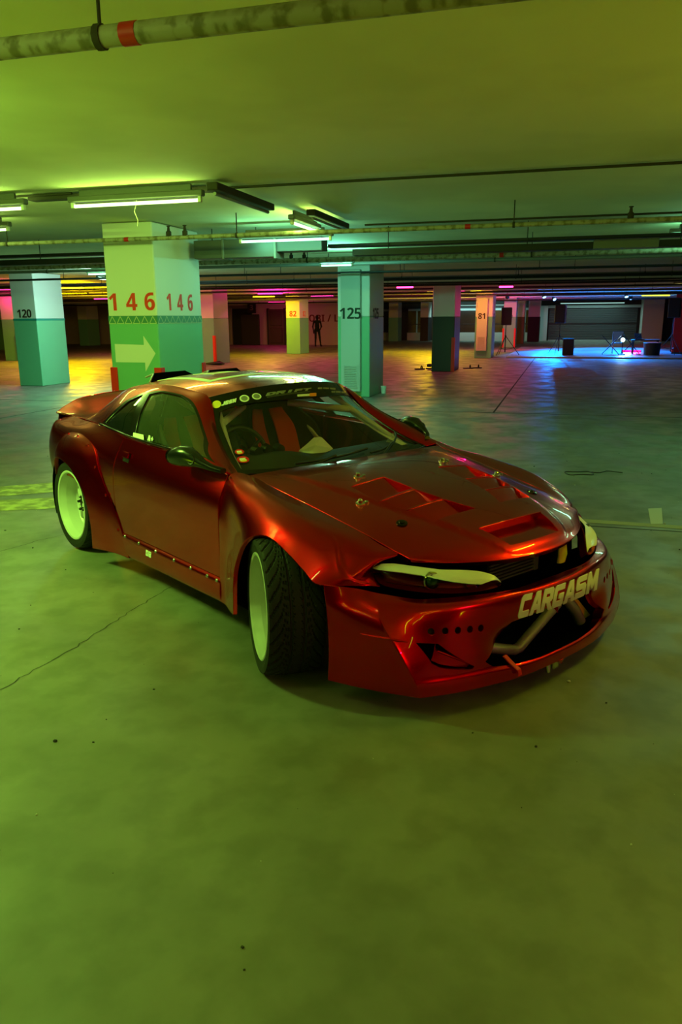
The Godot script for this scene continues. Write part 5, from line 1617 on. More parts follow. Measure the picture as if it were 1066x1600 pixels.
	# grit lying about, past counting
	var gm := mb()
	box(gm, Vector3.ZERO, Vector3(1, 0.5, 0.8), 0.2)
	var mm := MultiMesh.new()
	mm.transform_format = MultiMesh.TRANSFORM_3D
	mm.use_colors = true
	var grit_m := mat(Color.WHITE, 0.9)
	grit_m.vertex_color_use_as_albedo = true
	mm.mesh = gm.mesh(grit_m)
	mm.instance_count = 420
	for i in 420:
		var s := pow(rng.randf(), 3.0) * 0.013 + 0.003
		mm.set_instance_transform(i, Transform3D(Basis(Vector3.UP, rng.randf() * TAU).scaled(Vector3.ONE * s), Vector3(rng.randf_range(-4.5, 4.5), s * 0.22, rng.randf_range(-9.0, -1.0))))
		mm.set_instance_color(i, Color(0.03, 0.03, 0.03) if rng.randf() < 0.75 else Color(0.5, 0.5, 0.46))
	var gi := MultiMeshInstance3D.new()
	gi.name = "grit"
	gi.multimesh = mm
	add_child(gi)
	gi.set_meta("kind", "stuff")
	tag(gi, "specks of grit and debris scattered over the concrete floor", "grit")
	# far wall: shutter, glazing, pale end wall
	var sh := mat(Color(0.26, 0.30, 0.30), 0.45, 0.3)
	var frame := mat(Color(0.6, 0.66, 0.66), 0.6)
	var shutter := struct("door_1", gslab(-1.15, 4.6, 55.85, 56.0, 0, 2.15, mat(Color(0.1, 0.11, 0.11), 0.6)))
	for i in 18:
		add("slat", gslab(-1.1, 4.55, 55.74, 55.88, 0.05 + i * 0.115, 0.155 + i * 0.115, sh, 0.02), shutter)
	add("rail", gslab(-1.1, 4.6, 55.70, 55.75, 1.12, 1.17, mat(Color(0.05, 0.05, 0.05), 0.5)), shutter)
	add("kerb", gslab(-1.1, 4.6, 55.55, 55.8, 0, 0.06, frame), shutter)
	struct("trim_1", gslab(-2.0, 4.9, 55.6, 56.0, 2.16, 2.34, frame))
	struct("trim_2", gslab(-1.75, -1.2, 55.5, 56.0, 0, 2.3, mat(Color(0.75, 0.82, 0.82), 0.6)))
	struct("trim_3", gslab(4.75, 6.0, 54.2, 56.0, 0, H, mat(Color(0.72, 0.74, 0.72), 0.7)))
	area(gp(1.6, 54.6, 2.4), Vector2(4.0, 0.08), Vector3(0, -1, 0), gp(1, 0), lin(0.5, 0.95, 0.85), 7.0)
	var sl := thing("strip_light", "pale strip light above the grey roller shutter", "ceiling light", gp(1.6, 54.6, 2.44), GRID)
	var sb := mb()
	box(sb, Vector3(0, 0.0, 0), Vector3(4.0, 0.05, 0.08), 0.01)
	add("diffuser", sb.mesh(glow(lin(0.5, 0.95, 0.85), 0.7)), sl)
	sb = mb()
	box(sb, Vector3(0, 0.05, 0), Vector3(4.1, 0.05, 0.12), 0.01)
	add("housing", sb.mesh(LM.housing), sl)
	# ramp openings between the far pillars: low parapet, rail and dark glass
	var dg := mat(Color(0.05, 0.06, 0.06), 0.25)
	var k := 1
	for z in [[-12.7, -11.9], [-10.9, -9.65], [-8.6, -3.4], [-3.3, -2.1]]:
		var w := struct("window_%d" % k, gslab(z[0], z[1], 55.88, 56.0, 0.55, 2.2, dg))
		add("rail", gslab(z[0], z[1], 55.6, 55.66, 1.1, 1.17, mat(Color(0.06, 0.07, 0.07), 0.4)), w)
		add("mullion", gslab((z[0] + z[1]) / 2 - 0.04, (z[0] + z[1]) / 2 + 0.04, 55.8, 55.9, 0.55, 2.2, frame), w)
		add("head", gslab(z[0], z[1], 55.78, 55.9, 2.05, 2.2, frame), w)
		add("parapet", gslab(z[0], z[1], 55.5, 56.0, 0, 0.55, mat(Color(0.7, 0.72, 0.7), 0.8)), w)
		k += 1
	area(gp(-6.0, 54.8, 2.35), Vector2(5.0, 0.08), gp(0, 1) * 0.6 + Vector3(0, -1, 0), gp(1, 0), lin(0.5, 0.95, 0.9), 10.0)
	var sl2 := thing("strip_light", "pale strip light over the far windows behind the dark pillar", "ceiling light", gp(-6.0, 54.8, 2.39), GRID)
	sb = mb()
	box(sb, Vector3(0, 0.0, 0), Vector3(5.0, 0.05, 0.08), 0.01)
	add("diffuser", sb.mesh(glow(lin(0.5, 0.95, 0.9), 0.5)), sl2)
	sb = mb()
	box(sb, Vector3(0, 0.05, 0), Vector3(5.1, 0.05, 0.12), 0.01)
	add("housing", sb.mesh(LM.housing), sl2)
	# lobby doors
	var dk := mat(Color(0.10, 0.07, 0.065), 0.5)
	var d2 := struct("door_2", gslab(-20.2, -18.9, 45.9, 46.0, 0, 2.2, mat(Color(0.03, 0.025, 0.025), 0.5)))
	add("stile", gslab(-20.35, -20.2, 45.8, 46.0, 0, 2.3, mat(Color(0.55, 0.5, 0.48), 0.6)), d2)
	add("lintel", gslab(-20.35, -18.8, 45.8, 46.0, 2.2, 2.35, mat(Color(0.4, 0.36, 0.35), 0.6)), d2)
	var d3 := struct("door_3", gslab(-17.75, -16.75, 45.86, 46.0, 0, 2.15, mat(Color(0.30, 0.20, 0.18), 0.5)))
	add("frame", gslab(-17.85, -17.75, 45.82, 46.0, 0, 2.2, dk), d3)
	add("frame", gslab(-16.75, -16.65, 45.82, 46.0, 0, 2.2, dk), d3)
	add("panel", gslab(-17.65, -16.85, 45.80, 45.87, 1.15, 2.05, mat(Color(0.24, 0.16, 0.14), 0.5), 0.02), d3)
	add("panel", gslab(-17.65, -16.85, 45.80, 45.87, 0.1, 1.05, mat(Color(0.24, 0.16, 0.14), 0.5), 0.02), d3)
	var bd := thing("lobby_partition", "dark partition board between the lobby doors, under the sign with a 3", "partition", gp(-18.75, 45.3, 0), GRID)
	sb = mb()
	box(sb, Vector3(0.0, 0.92, 0), Vector3(1.2, 1.84, 0.12), 0.02)
	add("board", sb.mesh(dk), bd)
	var sg := thing("hanging_sign", "dark square sign with the number 3 above the partition", "sign", gp(-18.75, 45.6, 1.92), GRID)
	sb = mb()
	box(sb, Vector3(0, 0.30, 0), Vector3(0.55, 0.60, 0.06), 0.01)
	add("board", sb.mesh(mat(Color(0.06, 0.05, 0.05), 0.5)), sg)
	var tn := add("numeral", text_mesh("3", 0.32), sg)
	tn.mesh.material = mat(Color(0.5, 0.4, 0.38), 0.6)
	tn.position = Vector3(0, 0.32, 0.035)
	var lt := add("lettering", text_mesh("LOBI / LOBBY", 0.42), get_node("wall_lobby"))
	lt.mesh.material = mat(Color(0.36, 0.05, 0.05), 0.7)
	lt.position = gp(-13.62, 45.99, 1.58)
	lt.rotation.y = GRID

# ---------------------------------------------------------------- pillars
func pillar(words: String, ac: float, bc: float, num: String, ink: Color, opts := {}) -> Node3D:
	var w: float = opts.get("w", 0.66)
	var d: float = opts.get("d", 1.25)
	var hb: float = opts.get("band", 1.6)
	var t := thing("concrete_pillar", words, "pillar", gp(ac, bc), GRID)
	t.set_meta("kind", "thing")
	var b := mb()
	box(b, Vector3(0, (hb + H) / 2 - 0.005, 0), Vector3(w, H - hb - 0.01, d), 0.012)
	add("shaft", b.mesh(LM.white_wall), t)
	b = mb()
	box(b, Vector3(0, hb / 2, 0), Vector3(w + 0.004, hb, d + 0.004), 0.012)
	add("painted_base", b.mesh(opts.get("paint", LM.green_paint)), t)
	if num:
		var hh: float = opts.get("h", 0.19)
		var m := mat(ink, 0.7)
		var y: float = opts.get("ny", 1.76)
		var xs: float = opts.get("nx", 0.0)
		var off: float = d / 2 + opts.get("proud", 0.0)
		var adv: float = hh * (0.72 if not num.contains(" ") else 0.60)
		for k in num.length():
			if num[k] == " ":
				continue
			var tm := text_mesh(num[k], hh)
			tm.material = m
			var o := (k - (num.length() - 1) * 0.5) * adv
			var n := add("numeral", tm, t)
			n.position = Vector3(xs + o, y, off + 0.002)
			if opts.get("sides", true):
				n = add("numeral", tm, t)
				n.position = Vector3(w / 2 + 0.002, y, opts.get("nz", 0.0) - o * 1.15)
				n.rotation.y = PI / 2
	for g in opts.get("guards", []):
		var x: float = g[0] * (w / 2 - 0.035)
		var z: float = g[1] * (d / 2 - 0.035)
		b = mb()
		box(b, Vector3(x + g[0] * 0.005, 0.5, g[1] * (d / 2 + 0.012)), Vector3(0.09, 1.0, 0.02), 0.004)
		box(b, Vector3(g[0] * (w / 2 + 0.012), 0.5, z + g[1] * 0.005), Vector3(0.02, 1.0, 0.09), 0.004)
		add("corner_guard", b.mesh(LM.guard), t, "red corner guard")
	return t

func duct_casing(t: Node3D, d: float, m: Material, y0: float, y1: float, w := 0.40, x := -0.03) -> void:
	var b := mb()
	box(b, Vector3(x, (y0 + y1) / 2, d / 2 + 0.07), Vector3(w, y1 - y0, 0.14), 0.01)
	var c := add("duct_casing", b.mesh(m), t)
	b = mb()
	for z in [[0, -1, w - 0.10, 0.025], [0, 1, w - 0.10, 0.025], [-1, 0, 0.025, 0.46], [1, 0, 0.025, 0.46]]:
		box(b, Vector3(x + z[0] * (w - 0.12) / 2, y0 + 0.30 + z[1] * 0.22, d / 2 + 0.146), Vector3(z[2], z[3] if z[1] == 0 else 0.025, 0.016), 0.003)
	add("grille_frame", b.mesh(m), c)
	for i in 12:
		b = mb()
		box(b, Vector3(x, y0 + 0.115 + i * 0.034, d / 2 + 0.146), Vector3(w - 0.14, 0.006, 0.024), 0.0, Basis(Vector3.RIGHT, 0.6))
		add("slat", b.mesh(m), c)

func build_pillars() -> void:
	LM.white_wall = mat(Color(0.86, 0.86, 0.83), 0.6)
	LM.green_paint = mat(Color(0.44, 0.72, 0.56), 0.45)
	LM.guard = mat(Color(0.88, 0.13, 0.05), 0.5)
	var orange := Color(0.92, 0.20, 0.05)
	var t := pillar("square pillar marked 146 in orange, with a white arrow, right behind the red car", -5.02, 9.05, "1 4 6", orange, {"d": 1.2, "guards": [[-1, 1], [1, 1], [1, -1]], "h": 0.20, "ny": 1.77})
	# zigzag band
	var b := mb()
	box(b, Vector3(0, 1.565, 0), Vector3(0.668, 0.10, 1.208), 0.008)
	add("zigzag_band", b.mesh(mat(Color(0.26, 0.52, 0.40), 0.5)), t)
	for f in 2:
		b = mb()
		var L := 0.66 if f == 0 else 1.2
		var n := 6 if f == 0 else 8
		for i in n:
			var x0 := -L / 2 + L * i / n
			var st := L / n
			var tri := [Vector2(x0 + 0.008, 1.522), Vector2(x0 + st * 0.5, 1.605), Vector2(x0 + st - 0.008, 1.522)]
			for e in 3:
				var p: Vector2 = tri[e]
				var q: Vector2 = tri[(e + 1) % 3]
				var o := (q - p).normalized().orthogonal() * 0.004
				var v := []
				for z in [p + o, q + o, q - o, p - o]:
					v.append(Vector3(z.x, z.y, 0.6055) if f == 0 else Vector3(0.3355, z.y, -z.x))
				b.quad(v[0], v[1], v[2], v[3], Vector3(0, 0, 1) if f == 0 else Vector3(1, 0, 0))
		add("zigzag_line", b.mesh(mat(Color(0.75, 0.78, 0.6), 0.6)), t)
	b = mb()
	var ar := [Vector2(-0.27, 1.09), Vector2(0.13, 1.09), Vector2(0.13, 0.98), Vector2(0.28, 1.20), Vector2(0.13, 1.41), Vector2(0.13, 1.30), Vector2(-0.27, 1.31)]
	var idx := Geometry2D.triangulate_polygon(PackedVector2Array(ar))
	for i in range(0, idx.size(), 3):
		b.flat(Vector3(ar[idx[i]].x, ar[idx[i]].y - 0.03, 0.6045), Vector3(ar[idx[i + 1]].x, ar[idx[i + 1]].y - 0.03, 0.6045), Vector3(ar[idx[i + 2]].x, ar[idx[i + 2]].y - 0.03, 0.6045), Vector3(0, 0, 1))
	add("arrow", b.mesh(mat(Color(0.88, 0.88, 0.84), 0.6)), t, "white painted arrow pointing right")
	t = pillar("pillar marked 125 with a pale boxed duct and louvred grille, right of the car roof", -4.1, 15.93, "125", Color(0.05, 0.16, 0.10), {"h": 0.21, "proud": 0.14, "nx": -0.03, "ny": 1.66, "nz": 0.1})
	duct_casing(t, 1.25, mat(Color(0.70, 0.74, 0.70), 0.6), 0.12, 2.5)
	t = pillar("green and white pillar marked 120 at the left, above the car's tail", -12.55, 16.75, "120", Color(0.20, 0.10, 0.05), {"d": 1.1, "h": 0.19, "ny": 1.72, "sides": false})
	b = mb()
	box(b, Vector3(0, 1.585, 0), Vector3(0.672, 0.05, 1.112), 0.004)
	add("teal_stripe", b.mesh(mat(Color(0.10, 0.55, 0.50), 0.5)), t)
	pillar("dark unmarked pillar near the middle with sandals at its foot", -3.48, 23.9, "", orange, {"guards": [[1, 1]], "paint": mat(Color(0.10, 0.15, 0.08), 0.45)})
	t = pillar("pillar marked 81 with a yellow boxed duct, left of the speakers", -3.1, 32.0, "81", Color(0.25, 0.15, 0.05), {"h": 0.22, "proud": 0.14, "nx": -0.06, "ny": 1.62})
	duct_casing(t, 1.25, mat(Color(0.82, 0.80, 0.70), 0.6), 0.3, 2.3, 0.40, -0.06)
	pillar("pink and brown pillar with red corner guards just right of pillar 146", -12.3, 26.2, "", orange, {"guards": [[-1, 1], [1, 1]]})
	pillar("yellow and green lit pillar marked 82, left of the person", -11.93, 34.5, "82", orange, {"h": 0.24, "ny": 1.78})
	pillar("green lit pillar with a lamp on top at the far end, right of pillar 125", -11.5, 54.2, "", orange)
	pillar("thin dark far pillar left of the dark unmarked pillar", -9.4, 54.6, "", orange, {"paint": mat(Color(0.10, 0.05, 0.05), 0.6), "w": 0.55})
	pillar("lilac topped pillar with red guards behind the left speaker", -2.9, 43.8, "", orange, {"guards": [[-1, 1], [1, 1]]})
	pillar("reddish brown far pillar right of the left speaker", -2.75, 49.6, "", orange, {"paint": mat(Color(0.40, 0.22, 0.14), 0.6)})
	pillar("dark brown far pillar left of the middle speaker", -2.0, 53.5, "", orange, {"paint": mat(Color(0.10, 0.07, 0.05), 0.6), "w": 0.75})
	pillar("narrow dark pillar behind the left side of pillar 120", -21.2, 27.0, "", orange, {"guards": [[1, 1]]})
	pillar("green far pillar at the left edge of the picture", -29.5, 36.5, "64", orange)
	pillar("magenta lit far pillar between pillars 120 and 146", -29.0, 43.5, "", orange)
	pillar("far pillar peeping out left of pillar 146", -22.5, 39.0, "", orange, {"w": 0.6})

# ---------------------------------------------------------------- pipes and ducts under the ceiling
func pipe_run(words: String, called: String, b0: float, y: float, r: float, m: Material, a0 := -40.0, a1 := 19.9, hang := 3.0, bands := [], drops := []) -> void:
	var t := thing(called, words, "pipe", gp(0, b0, y), GRID)
	var b := mb()
	tube(b, [Vector3(a0, 0, 0), Vector3((a0 + a1) / 2, 0, 0), Vector3(a1, 0, 0)], r, 10)
	add("pipe", b.mesh(m), t)
	if hang > 0.0:
		var x := a0 + 1.1
		while x < a1:
			if x > -30 and x < 12:
				b = mb()
				tube(b, [Vector3(x, r * 0.5, 0), Vector3(x, H - y, 0)], 0.006, 6)
				lathe(b, [Vector2(r * 1.02, -0.012), Vector2(r * 1.18, -0.012), Vector2(r * 1.18, 0.012), Vector2(r * 1.02, 0.012)], 12, Vector3(x, 0, 0), Vector3.RIGHT)
				add("hanger", b.mesh(LM.rust), t)
			x += hang
	for z in bands:
		b = mb()
		lathe(b, [Vector2(r * 1.0, -0.028), Vector2(r * 1.06, -0.028), Vector2(r * 1.06, 0.028), Vector2(r, 0.028)], 14, Vector3(z, 0, 0), Vector3.RIGHT)
		add("marker_band", b.mesh(LM.band), t, "red marker band")
	for z in drops:
		b = mb()
		lathe(b, [Vector2(0.03, 0.0), Vector2(0.03, 0.05), Vector2(0.018, 0.06), Vector2(0.012, 0.10), Vector2(0.022, 0.105), Vector2(0.022, 0.112), Vector2(0, 0.112)], 10, Vector3(z, r * 0.6, 0), Vector3.UP)
		add("sprinkler_head", b.mesh(LM.rust), t)

func build_pipes() -> void:
	LM.rust = mat(Color(0.20, 0.17, 0.13), 0.8)
	LM.band = mat(Color(0.75, 0.05, 0.03), 0.5)
	var pale := mat(Color(0.62, 0.60, 0.52), 0.6)
	pale.albedo_texture = noise_tex(41, 0.03, 256, Color(0.70, 0.68, 0.60), Color(1, 1, 1), 5, 0.2, 0.5)
	pale.uv1_triplanar = true
	pale.uv1_scale = Vector3.ONE * 1.5
	var dark := mat(Color(0.05, 0.05, 0.05), 0.6)
	var grey := mat(Color(0.42, 0.42, 0.40), 0.6)
	pipe_run("big stained pipe with a red band crossing the top left corner of the ceiling", "ceiling_pipe", 2.45, 2.45, 0.033, pale, -40, 8, 3.4, [-1.39])
	pipe_run("thin dark conduit running along the ceiling from the nearest tube to the right edge", "conduit", 6.52, 2.66, 0.011, LM.rust, -2.9, 19, 0)
	pipe_run("thin conduit feeding the row of nearest fluorescent tubes at the left", "conduit", 6.36, 2.66, 0.011, LM.rust, -40, -4.3, 0)
	pipe_run("pale pipe crossing in front of the top of pillar 146, with red bands", "ceiling_pipe", 8.16, 2.45, 0.024, pale, -40, 19.9, 2.95, [-4.85, -1.0], [-4.32, -4.12, 0.53])
	pipe_run("slim conduit just above the pale pipe, right of the middle", "conduit", 8.30, 2.52, 0.010, LM.rust, -2.1, 19, 0)
	pipe_run("pale pipe lit teal behind the pillar marked 146, with a red band", "ceiling_pipe", 11.2, 2.40, 0.036, pale, -40, 19.9, 3.2, [-0.9], [-3.95, -3.75])
	# cable trays and ducts
	var t := thing("cable_tray", "long black cable tray behind the pale pipe", "cable tray", gp(0, 9.75, 2.36), GRID)
	var b := mb()
	for z in [[-40.0, -5.8], [-2.6, 0.25], [0.95, 19.0]]:
		box(b, Vector3((z[0] + z[1]) / 2, 0, 0), Vector3(z[1] - z[0], 0.075, 0.20), 0.004)
	add("tray", b.mesh(dark), t)
	b = mb()
	box(b, Vector3(0.60, 0.01, 0), Vector3(0.70, 0.10, 0.22), 0.006)
	add("cover", b.mesh(grey), t, "pale grey tray cover")
	t = thing("cable_tray", "slim black cable tray above the long black tray", "cable tray", gp(0, 10.0, 2.47), GRID)
	b = mb()
	box(b, Vector3(-20, 0, 0), Vector3(32.0, 0.04, 0.16), 0.004)
	box(b, Vector3(8, 0, 0), Vector3(22.0, 0.04, 0.16), 0.004)
	add("tray", b.mesh(dark), t)
	for i in 8:
		b = mb()
		tube(b, [Vector3(-9.0 + i * 1.7, -0.12, 0.1), Vector3(-9.0 + i * 1.7, H - 2.47, 0.1)], 0.006, 6)
		add("hanger", b.mesh(LM.rust), t)
	t = thing("air_duct", "grey sheet metal air duct with a teal glint right of pillar 146", "duct", gp(-3.5, 9.46, 2.42), GRID)
	b = mb()
	box(b, Vector3(-0.55, 0, 0), Vector3(1.1, 0.22, 0.26), 0.006)
	add("duct", b.mesh(mat(Color(0.30, 0.31, 0.30), 0.45, 0.3)), t)
	b = mb()
	box(b, Vector3(0.3, 0.03, 0.0), Vector3(0.6, 0.16, 0.24), 0.006)
	add("duct_branch", b.mesh(mat(Color(0.26, 0.27, 0.26), 0.5, 0.3)), t)
	b = mb()
	box(b, Vector3(0.0, 0, 0), Vector3(0.03, 0.26, 0.30), 0.004)
	add("flange", b.mesh(grey), t)
	b = mb()
	box(b, Vector3(-0.7, 0, 0), Vector3(0.03, 0.24, 0.28), 0.004)
	add("flange", b.mesh(grey), t)
	for x in [-0.9, -0.3, 0.5]:
		b = mb()
		tube(b, [Vector3(x, 0.1, 0), Vector3(x, H - 2.42 - 0.001, 0)], 0.006, 6)
		add("hanger", b.mesh(LM.rust), t)
	var runs := [
		[13.0, 2.55, 0.020, "dark", "first"], [13.6, 2.50, 0.030, "grey", "second"], [14.4, 2.40, 0.016, "dark", "third"], [15.25, 2.44, 0.020, "dark", "fourth"],
		[17.75, 2.42, 0.035, "dark", "fifth"], [18.6, 2.50, 0.022, "grey", "sixth"], [19.9, 2.42, 0.020, "dark", "seventh"], [21.6, 2.44, 0.03, "rust", "eighth"],
		[24.95, 2.46, 0.03, "dark", "ninth"], [28.2, 2.44, 0.035, "rust", "tenth"], [30.9, 2.42, 0.03, "dark", "eleventh"], [33.3, 2.44, 0.04, "rust", "twelfth"], [41.2, 2.42, 0.04, "dark", "thirteenth"],
	]
	for z in runs:
		pipe_run("%s pipe crossing the ceiling, %s beyond the teal lit pipe" % [{"dark": "black", "grey": "grey", "rust": "rusty"}[z[3]], z[4]], "ceiling_pipe", z[0], z[1], z[2], {"dark": dark, "grey": grey, "rust": LM.rust}[z[3]], -40, 19.9, 2.3 + fmod(z[0], 1.3))
	# beams that close the view under the far ceiling
	for z in [[22.4, "first"], [29.0, "second"], [40.0, "third"], [45.3, "fourth"]]:
		var bt := thing("ceiling_beam", "%s shallow concrete beam across the ceiling past pillar 125" % z[1], "beam", gp(-10, z[0], H), GRID)
		bt.set_meta("kind", "thing")
		b = mb()
		box(b, Vector3(0, -0.08, 0), Vector3(59.6, 0.16, 0.35), 0.01)
		add("beam", b.mesh(LM.white_wall), bt)
	# unlit battens pointing away from the camera
	for z in [[-2.82, 6.75, "unlit batten pointing away from the nearest tube towards the lit one"], [-2.55, 8.5, "unlit batten alongside the lit tube that points away"]]:
		t = thing("fluorescent_light", z[2], "ceiling light", gp(z[0], z[1], 2.56), GRID + PI / 2)
		b = mb()
		box(b, Vector3(0, 0.05, 0), Vector3(1.3, 0.06, 0.10), 0.006)
		add("housing", b.mesh(LM.rust), t)
		b = mb()
		tube(b, [Vector3(-0.6, 0, 0), Vector3(0.6, 0, 0)], 0.014, 10)
		add("tube", b.mesh(mat(Color(0.5, 0.5, 0.46), 0.4)), t)
	t = thing("light_trunking", "wide dark trunking on the ceiling along the row of nearest tubes", "trunking", gp(-4.0, 6.42, H - 0.012), GRID)
	b = mb()
	box(b, Vector3(0.12, -0.025, -0.02), Vector3(1.8, 0.04, 0.12), 0.004)
	add("trunking", b.mesh(LM.rust), t)
	t = thing("hanging_wire", "loose pale wire dangling from the nearest fluorescent tube", "wire", gp(-3.75, 6.5, H), GRID)
	b = mb()
	tube(b, [Vector3(0, 0, 0), Vector3(0.01, -0.10, 0), Vector3(-0.012, -0.18, 0.01), Vector3(0.012, -0.25, 0), Vector3(0.004, -0.30, 0.0)], 0.004, 6)
	add("wire", b.mesh(pale), t)
# ---------------------------------------------------------------- things standing about
func speaker_stand(words: String, at: Vector3, h: float, turn: float) -> void:
	var t := thing("speaker_stand", words, "stand", at, turn)
	var m: Material = LM.dark
	var b := mb()
	tube(b, [Vector3(0, 0.12, 0), Vector3(0, h * 0.55, 0)], 0.022, 10)
	tube(b, [Vector3(0, h * 0.5, 0), Vector3(0, h, 0)], 0.016, 10)
	add("pole", b.mesh(m), t)
	for k in 3:
		var a := TAU * k / 3 + 0.5
		var d := Vector3(cos(a), 0, sin(a))
		b = mb()
		tube(b, [d * 0.02 + Vector3(0, 0.75, 0), d * 0.58 + Vector3(0, 0.012, 0)], 0.013, 8)
		add("leg", b.mesh(m), t)
		b = mb()
		tube(b, [Vector3(0, 0.22, 0), d * 0.36 + Vector3(0, 0.30, 0)], 0.009, 6)
		add("brace", b.mesh(m), t)
	b = mb()
	lathe(b, [Vector2(0.0, -0.04), Vector2(0.035, -0.04), Vector2(0.035, 0.05), Vector2(0.0, 0.05)], 12, Vector3(0, 0.75, 0))
	add("collar", b.mesh(m), t)

func speaker(words: String, at: Vector3, s: Vector3, turn: float) -> void:
	var t := thing("loudspeaker", words, "speaker", at, turn)
	var b := mb()
	box(b, Vector3(0, s.y / 2, 0), s, 0.025)
	add("cabinet", b.mesh(LM.dark), t)
	b = mb()
	box(b, Vector3(0, s.y / 2, s.z / 2 + 0.004), Vector3(s.x * 0.9, s.y * 0.92, 0.012), 0.004)
	add("grille", b.mesh(mat(Color(0.02, 0.02, 0.025), 0.7)), t)
	b = mb()
	tube(b, [Vector3(s.x / 2 + 0.012, s.y * 0.42, 0), Vector3(s.x / 2 + 0.03, s.y * 0.46, 0), Vector3(s.x / 2 + 0.03, s.y * 0.54, 0), Vector3(s.x / 2 + 0.012, s.y * 0.58, 0)], 0.01, 6)
	add("handle", b.mesh(LM.dark), t)

# smooth figure: a field of tapered capsules, meshed with surface nets
func figure(bones: Array, cellsize: float, k: float) -> MB:
	var lo := Vector3.ONE * 1e9
	var hi := -lo
	for z in bones:
		for e in 2:
			var p: Vector3 = z[e]
			var r: float = z[2 + e]
			lo = lo.min(p - Vector3.ONE * (r + 0.06)); hi = hi.max(p + Vector3.ONE * (r + 0.06))
	var n := Vector3i((hi - lo) / cellsize) + Vector3i.ONE
	var f := PackedFloat32Array()
	f.resize((n.x + 1) * (n.y + 1) * (n.z + 1))
	f.fill(1.0)
	var sx := 1; var sy := n.x + 1; var sz := (n.x + 1) * (n.y + 1)
	for z in bones:
		var a: Vector3 = z[0]; var c: Vector3 = z[1]
		var rm := maxf(z[2], z[3]) + 0.05
		var q0 := Vector3i((a.min(c) - Vector3.ONE * rm - lo) / cellsize).max(Vector3i.ZERO)
		var q1 := Vector3i((a.max(c) + Vector3.ONE * rm - lo) / cellsize).min(n)
		var ac := c - a
		var l2 := maxf(ac.length_squared(), 1e-9)
		for iz in range(q0.z, q1.z + 1):
			for iy in range(q0.y, q1.y + 1):
				for ix in range(q0.x, q1.x + 1):
					var p := lo + Vector3(ix, iy, iz) * cellsize
					var h := clampf((p - a).dot(ac) / l2, 0.0, 1.0)
					var d := p.distance_to(a + ac * h) - lerpf(z[2], z[3], h)
					var i := ix + iy * sy + iz * sz
					var e := f[i]
					var m := clampf(0.5 + 0.5 * (e - d) / k, 0.0, 1.0)
					f[i] = lerpf(e, d, m) - k * m * (1.0 - m)
	var vert := {}
	var out := mb()
	for iz in n.z:
		for iy in n.y:
			for ix in n.x:
				var i := ix + iy * sy + iz * sz
				var s := Vector3.ZERO
				var cnt := 0
				for ed in [[0, 1, 0], [sy, sy + 1, 0], [sz, sz + 1, 0], [sy + sz, sy + sz + 1, 0], [0, sy, 1], [1, 1 + sy, 1], [sz, sz + sy, 1], [sz + 1, sz + 1 + sy, 1], [0, sz, 2], [1, 1 + sz, 2], [sy, sy + sz, 2], [sy + 1, sy + 1 + sz, 2]]:
					var fa := f[i + ed[0]]; var fb := f[i + ed[1]]
					if (fa < 0.0) != (fb < 0.0):
						var t := fa / (fa - fb)
						var o: int = ed[0]
						var bx := Vector3(1 if (o == 1 or o == sy + 1 or o == sz + 1 or o == sy + sz + 1) else 0, 1 if (o == sy or o == sy + 1 or o == sy + sz or o == sy + sz + 1) else 0, 1 if o >= sz else 0)
						bx[ed[2]] += t
						s += bx; cnt += 1
				if cnt:
					vert[i] = lo + (Vector3(ix, iy, iz) + s / cnt) * cellsize
	var grad := func(p: Vector3) -> Vector3:
		var q := Vector3i((p - lo) / cellsize).clamp(Vector3i.ONE, n - Vector3i.ONE)
		var i := q.x + q.y * sy + q.z * sz
		return Vector3(f[i + 1] - f[i - 1], f[i + sy] - f[i - sy], f[i + sz] - f[i - sz]).normalized()
	for iz in range(1, n.z):
		for iy in range(1, n.y):
			for ix in range(1, n.x):
				var i := ix + iy * sy + iz * sz
				for ax in 3:
					var st: int = [sx, sy, sz][ax]
					if (f[i] < 0.0) == (f[i + st] < 0.0):
						continue
					var u: int = [sy, sz, sx][ax]
					var w: int = [sz, sx, sy][ax]
					var q := [i, i - u, i - u - w, i - w]
					if vert.has(q[0]) and vert.has(q[1]) and vert.has(q[2]) and vert.has(q[3]):
						var nn := []
						for z in q:
							nn.append(grad.call(vert[z]))
						out.tri(vert[q[0]], vert[q[1]], vert[q[2]], nn[0], nn[1], nn[2])
						out.tri(vert[q[0]], vert[q[2]], vert[q[3]], nn[0], nn[2], nn[3])
	return out

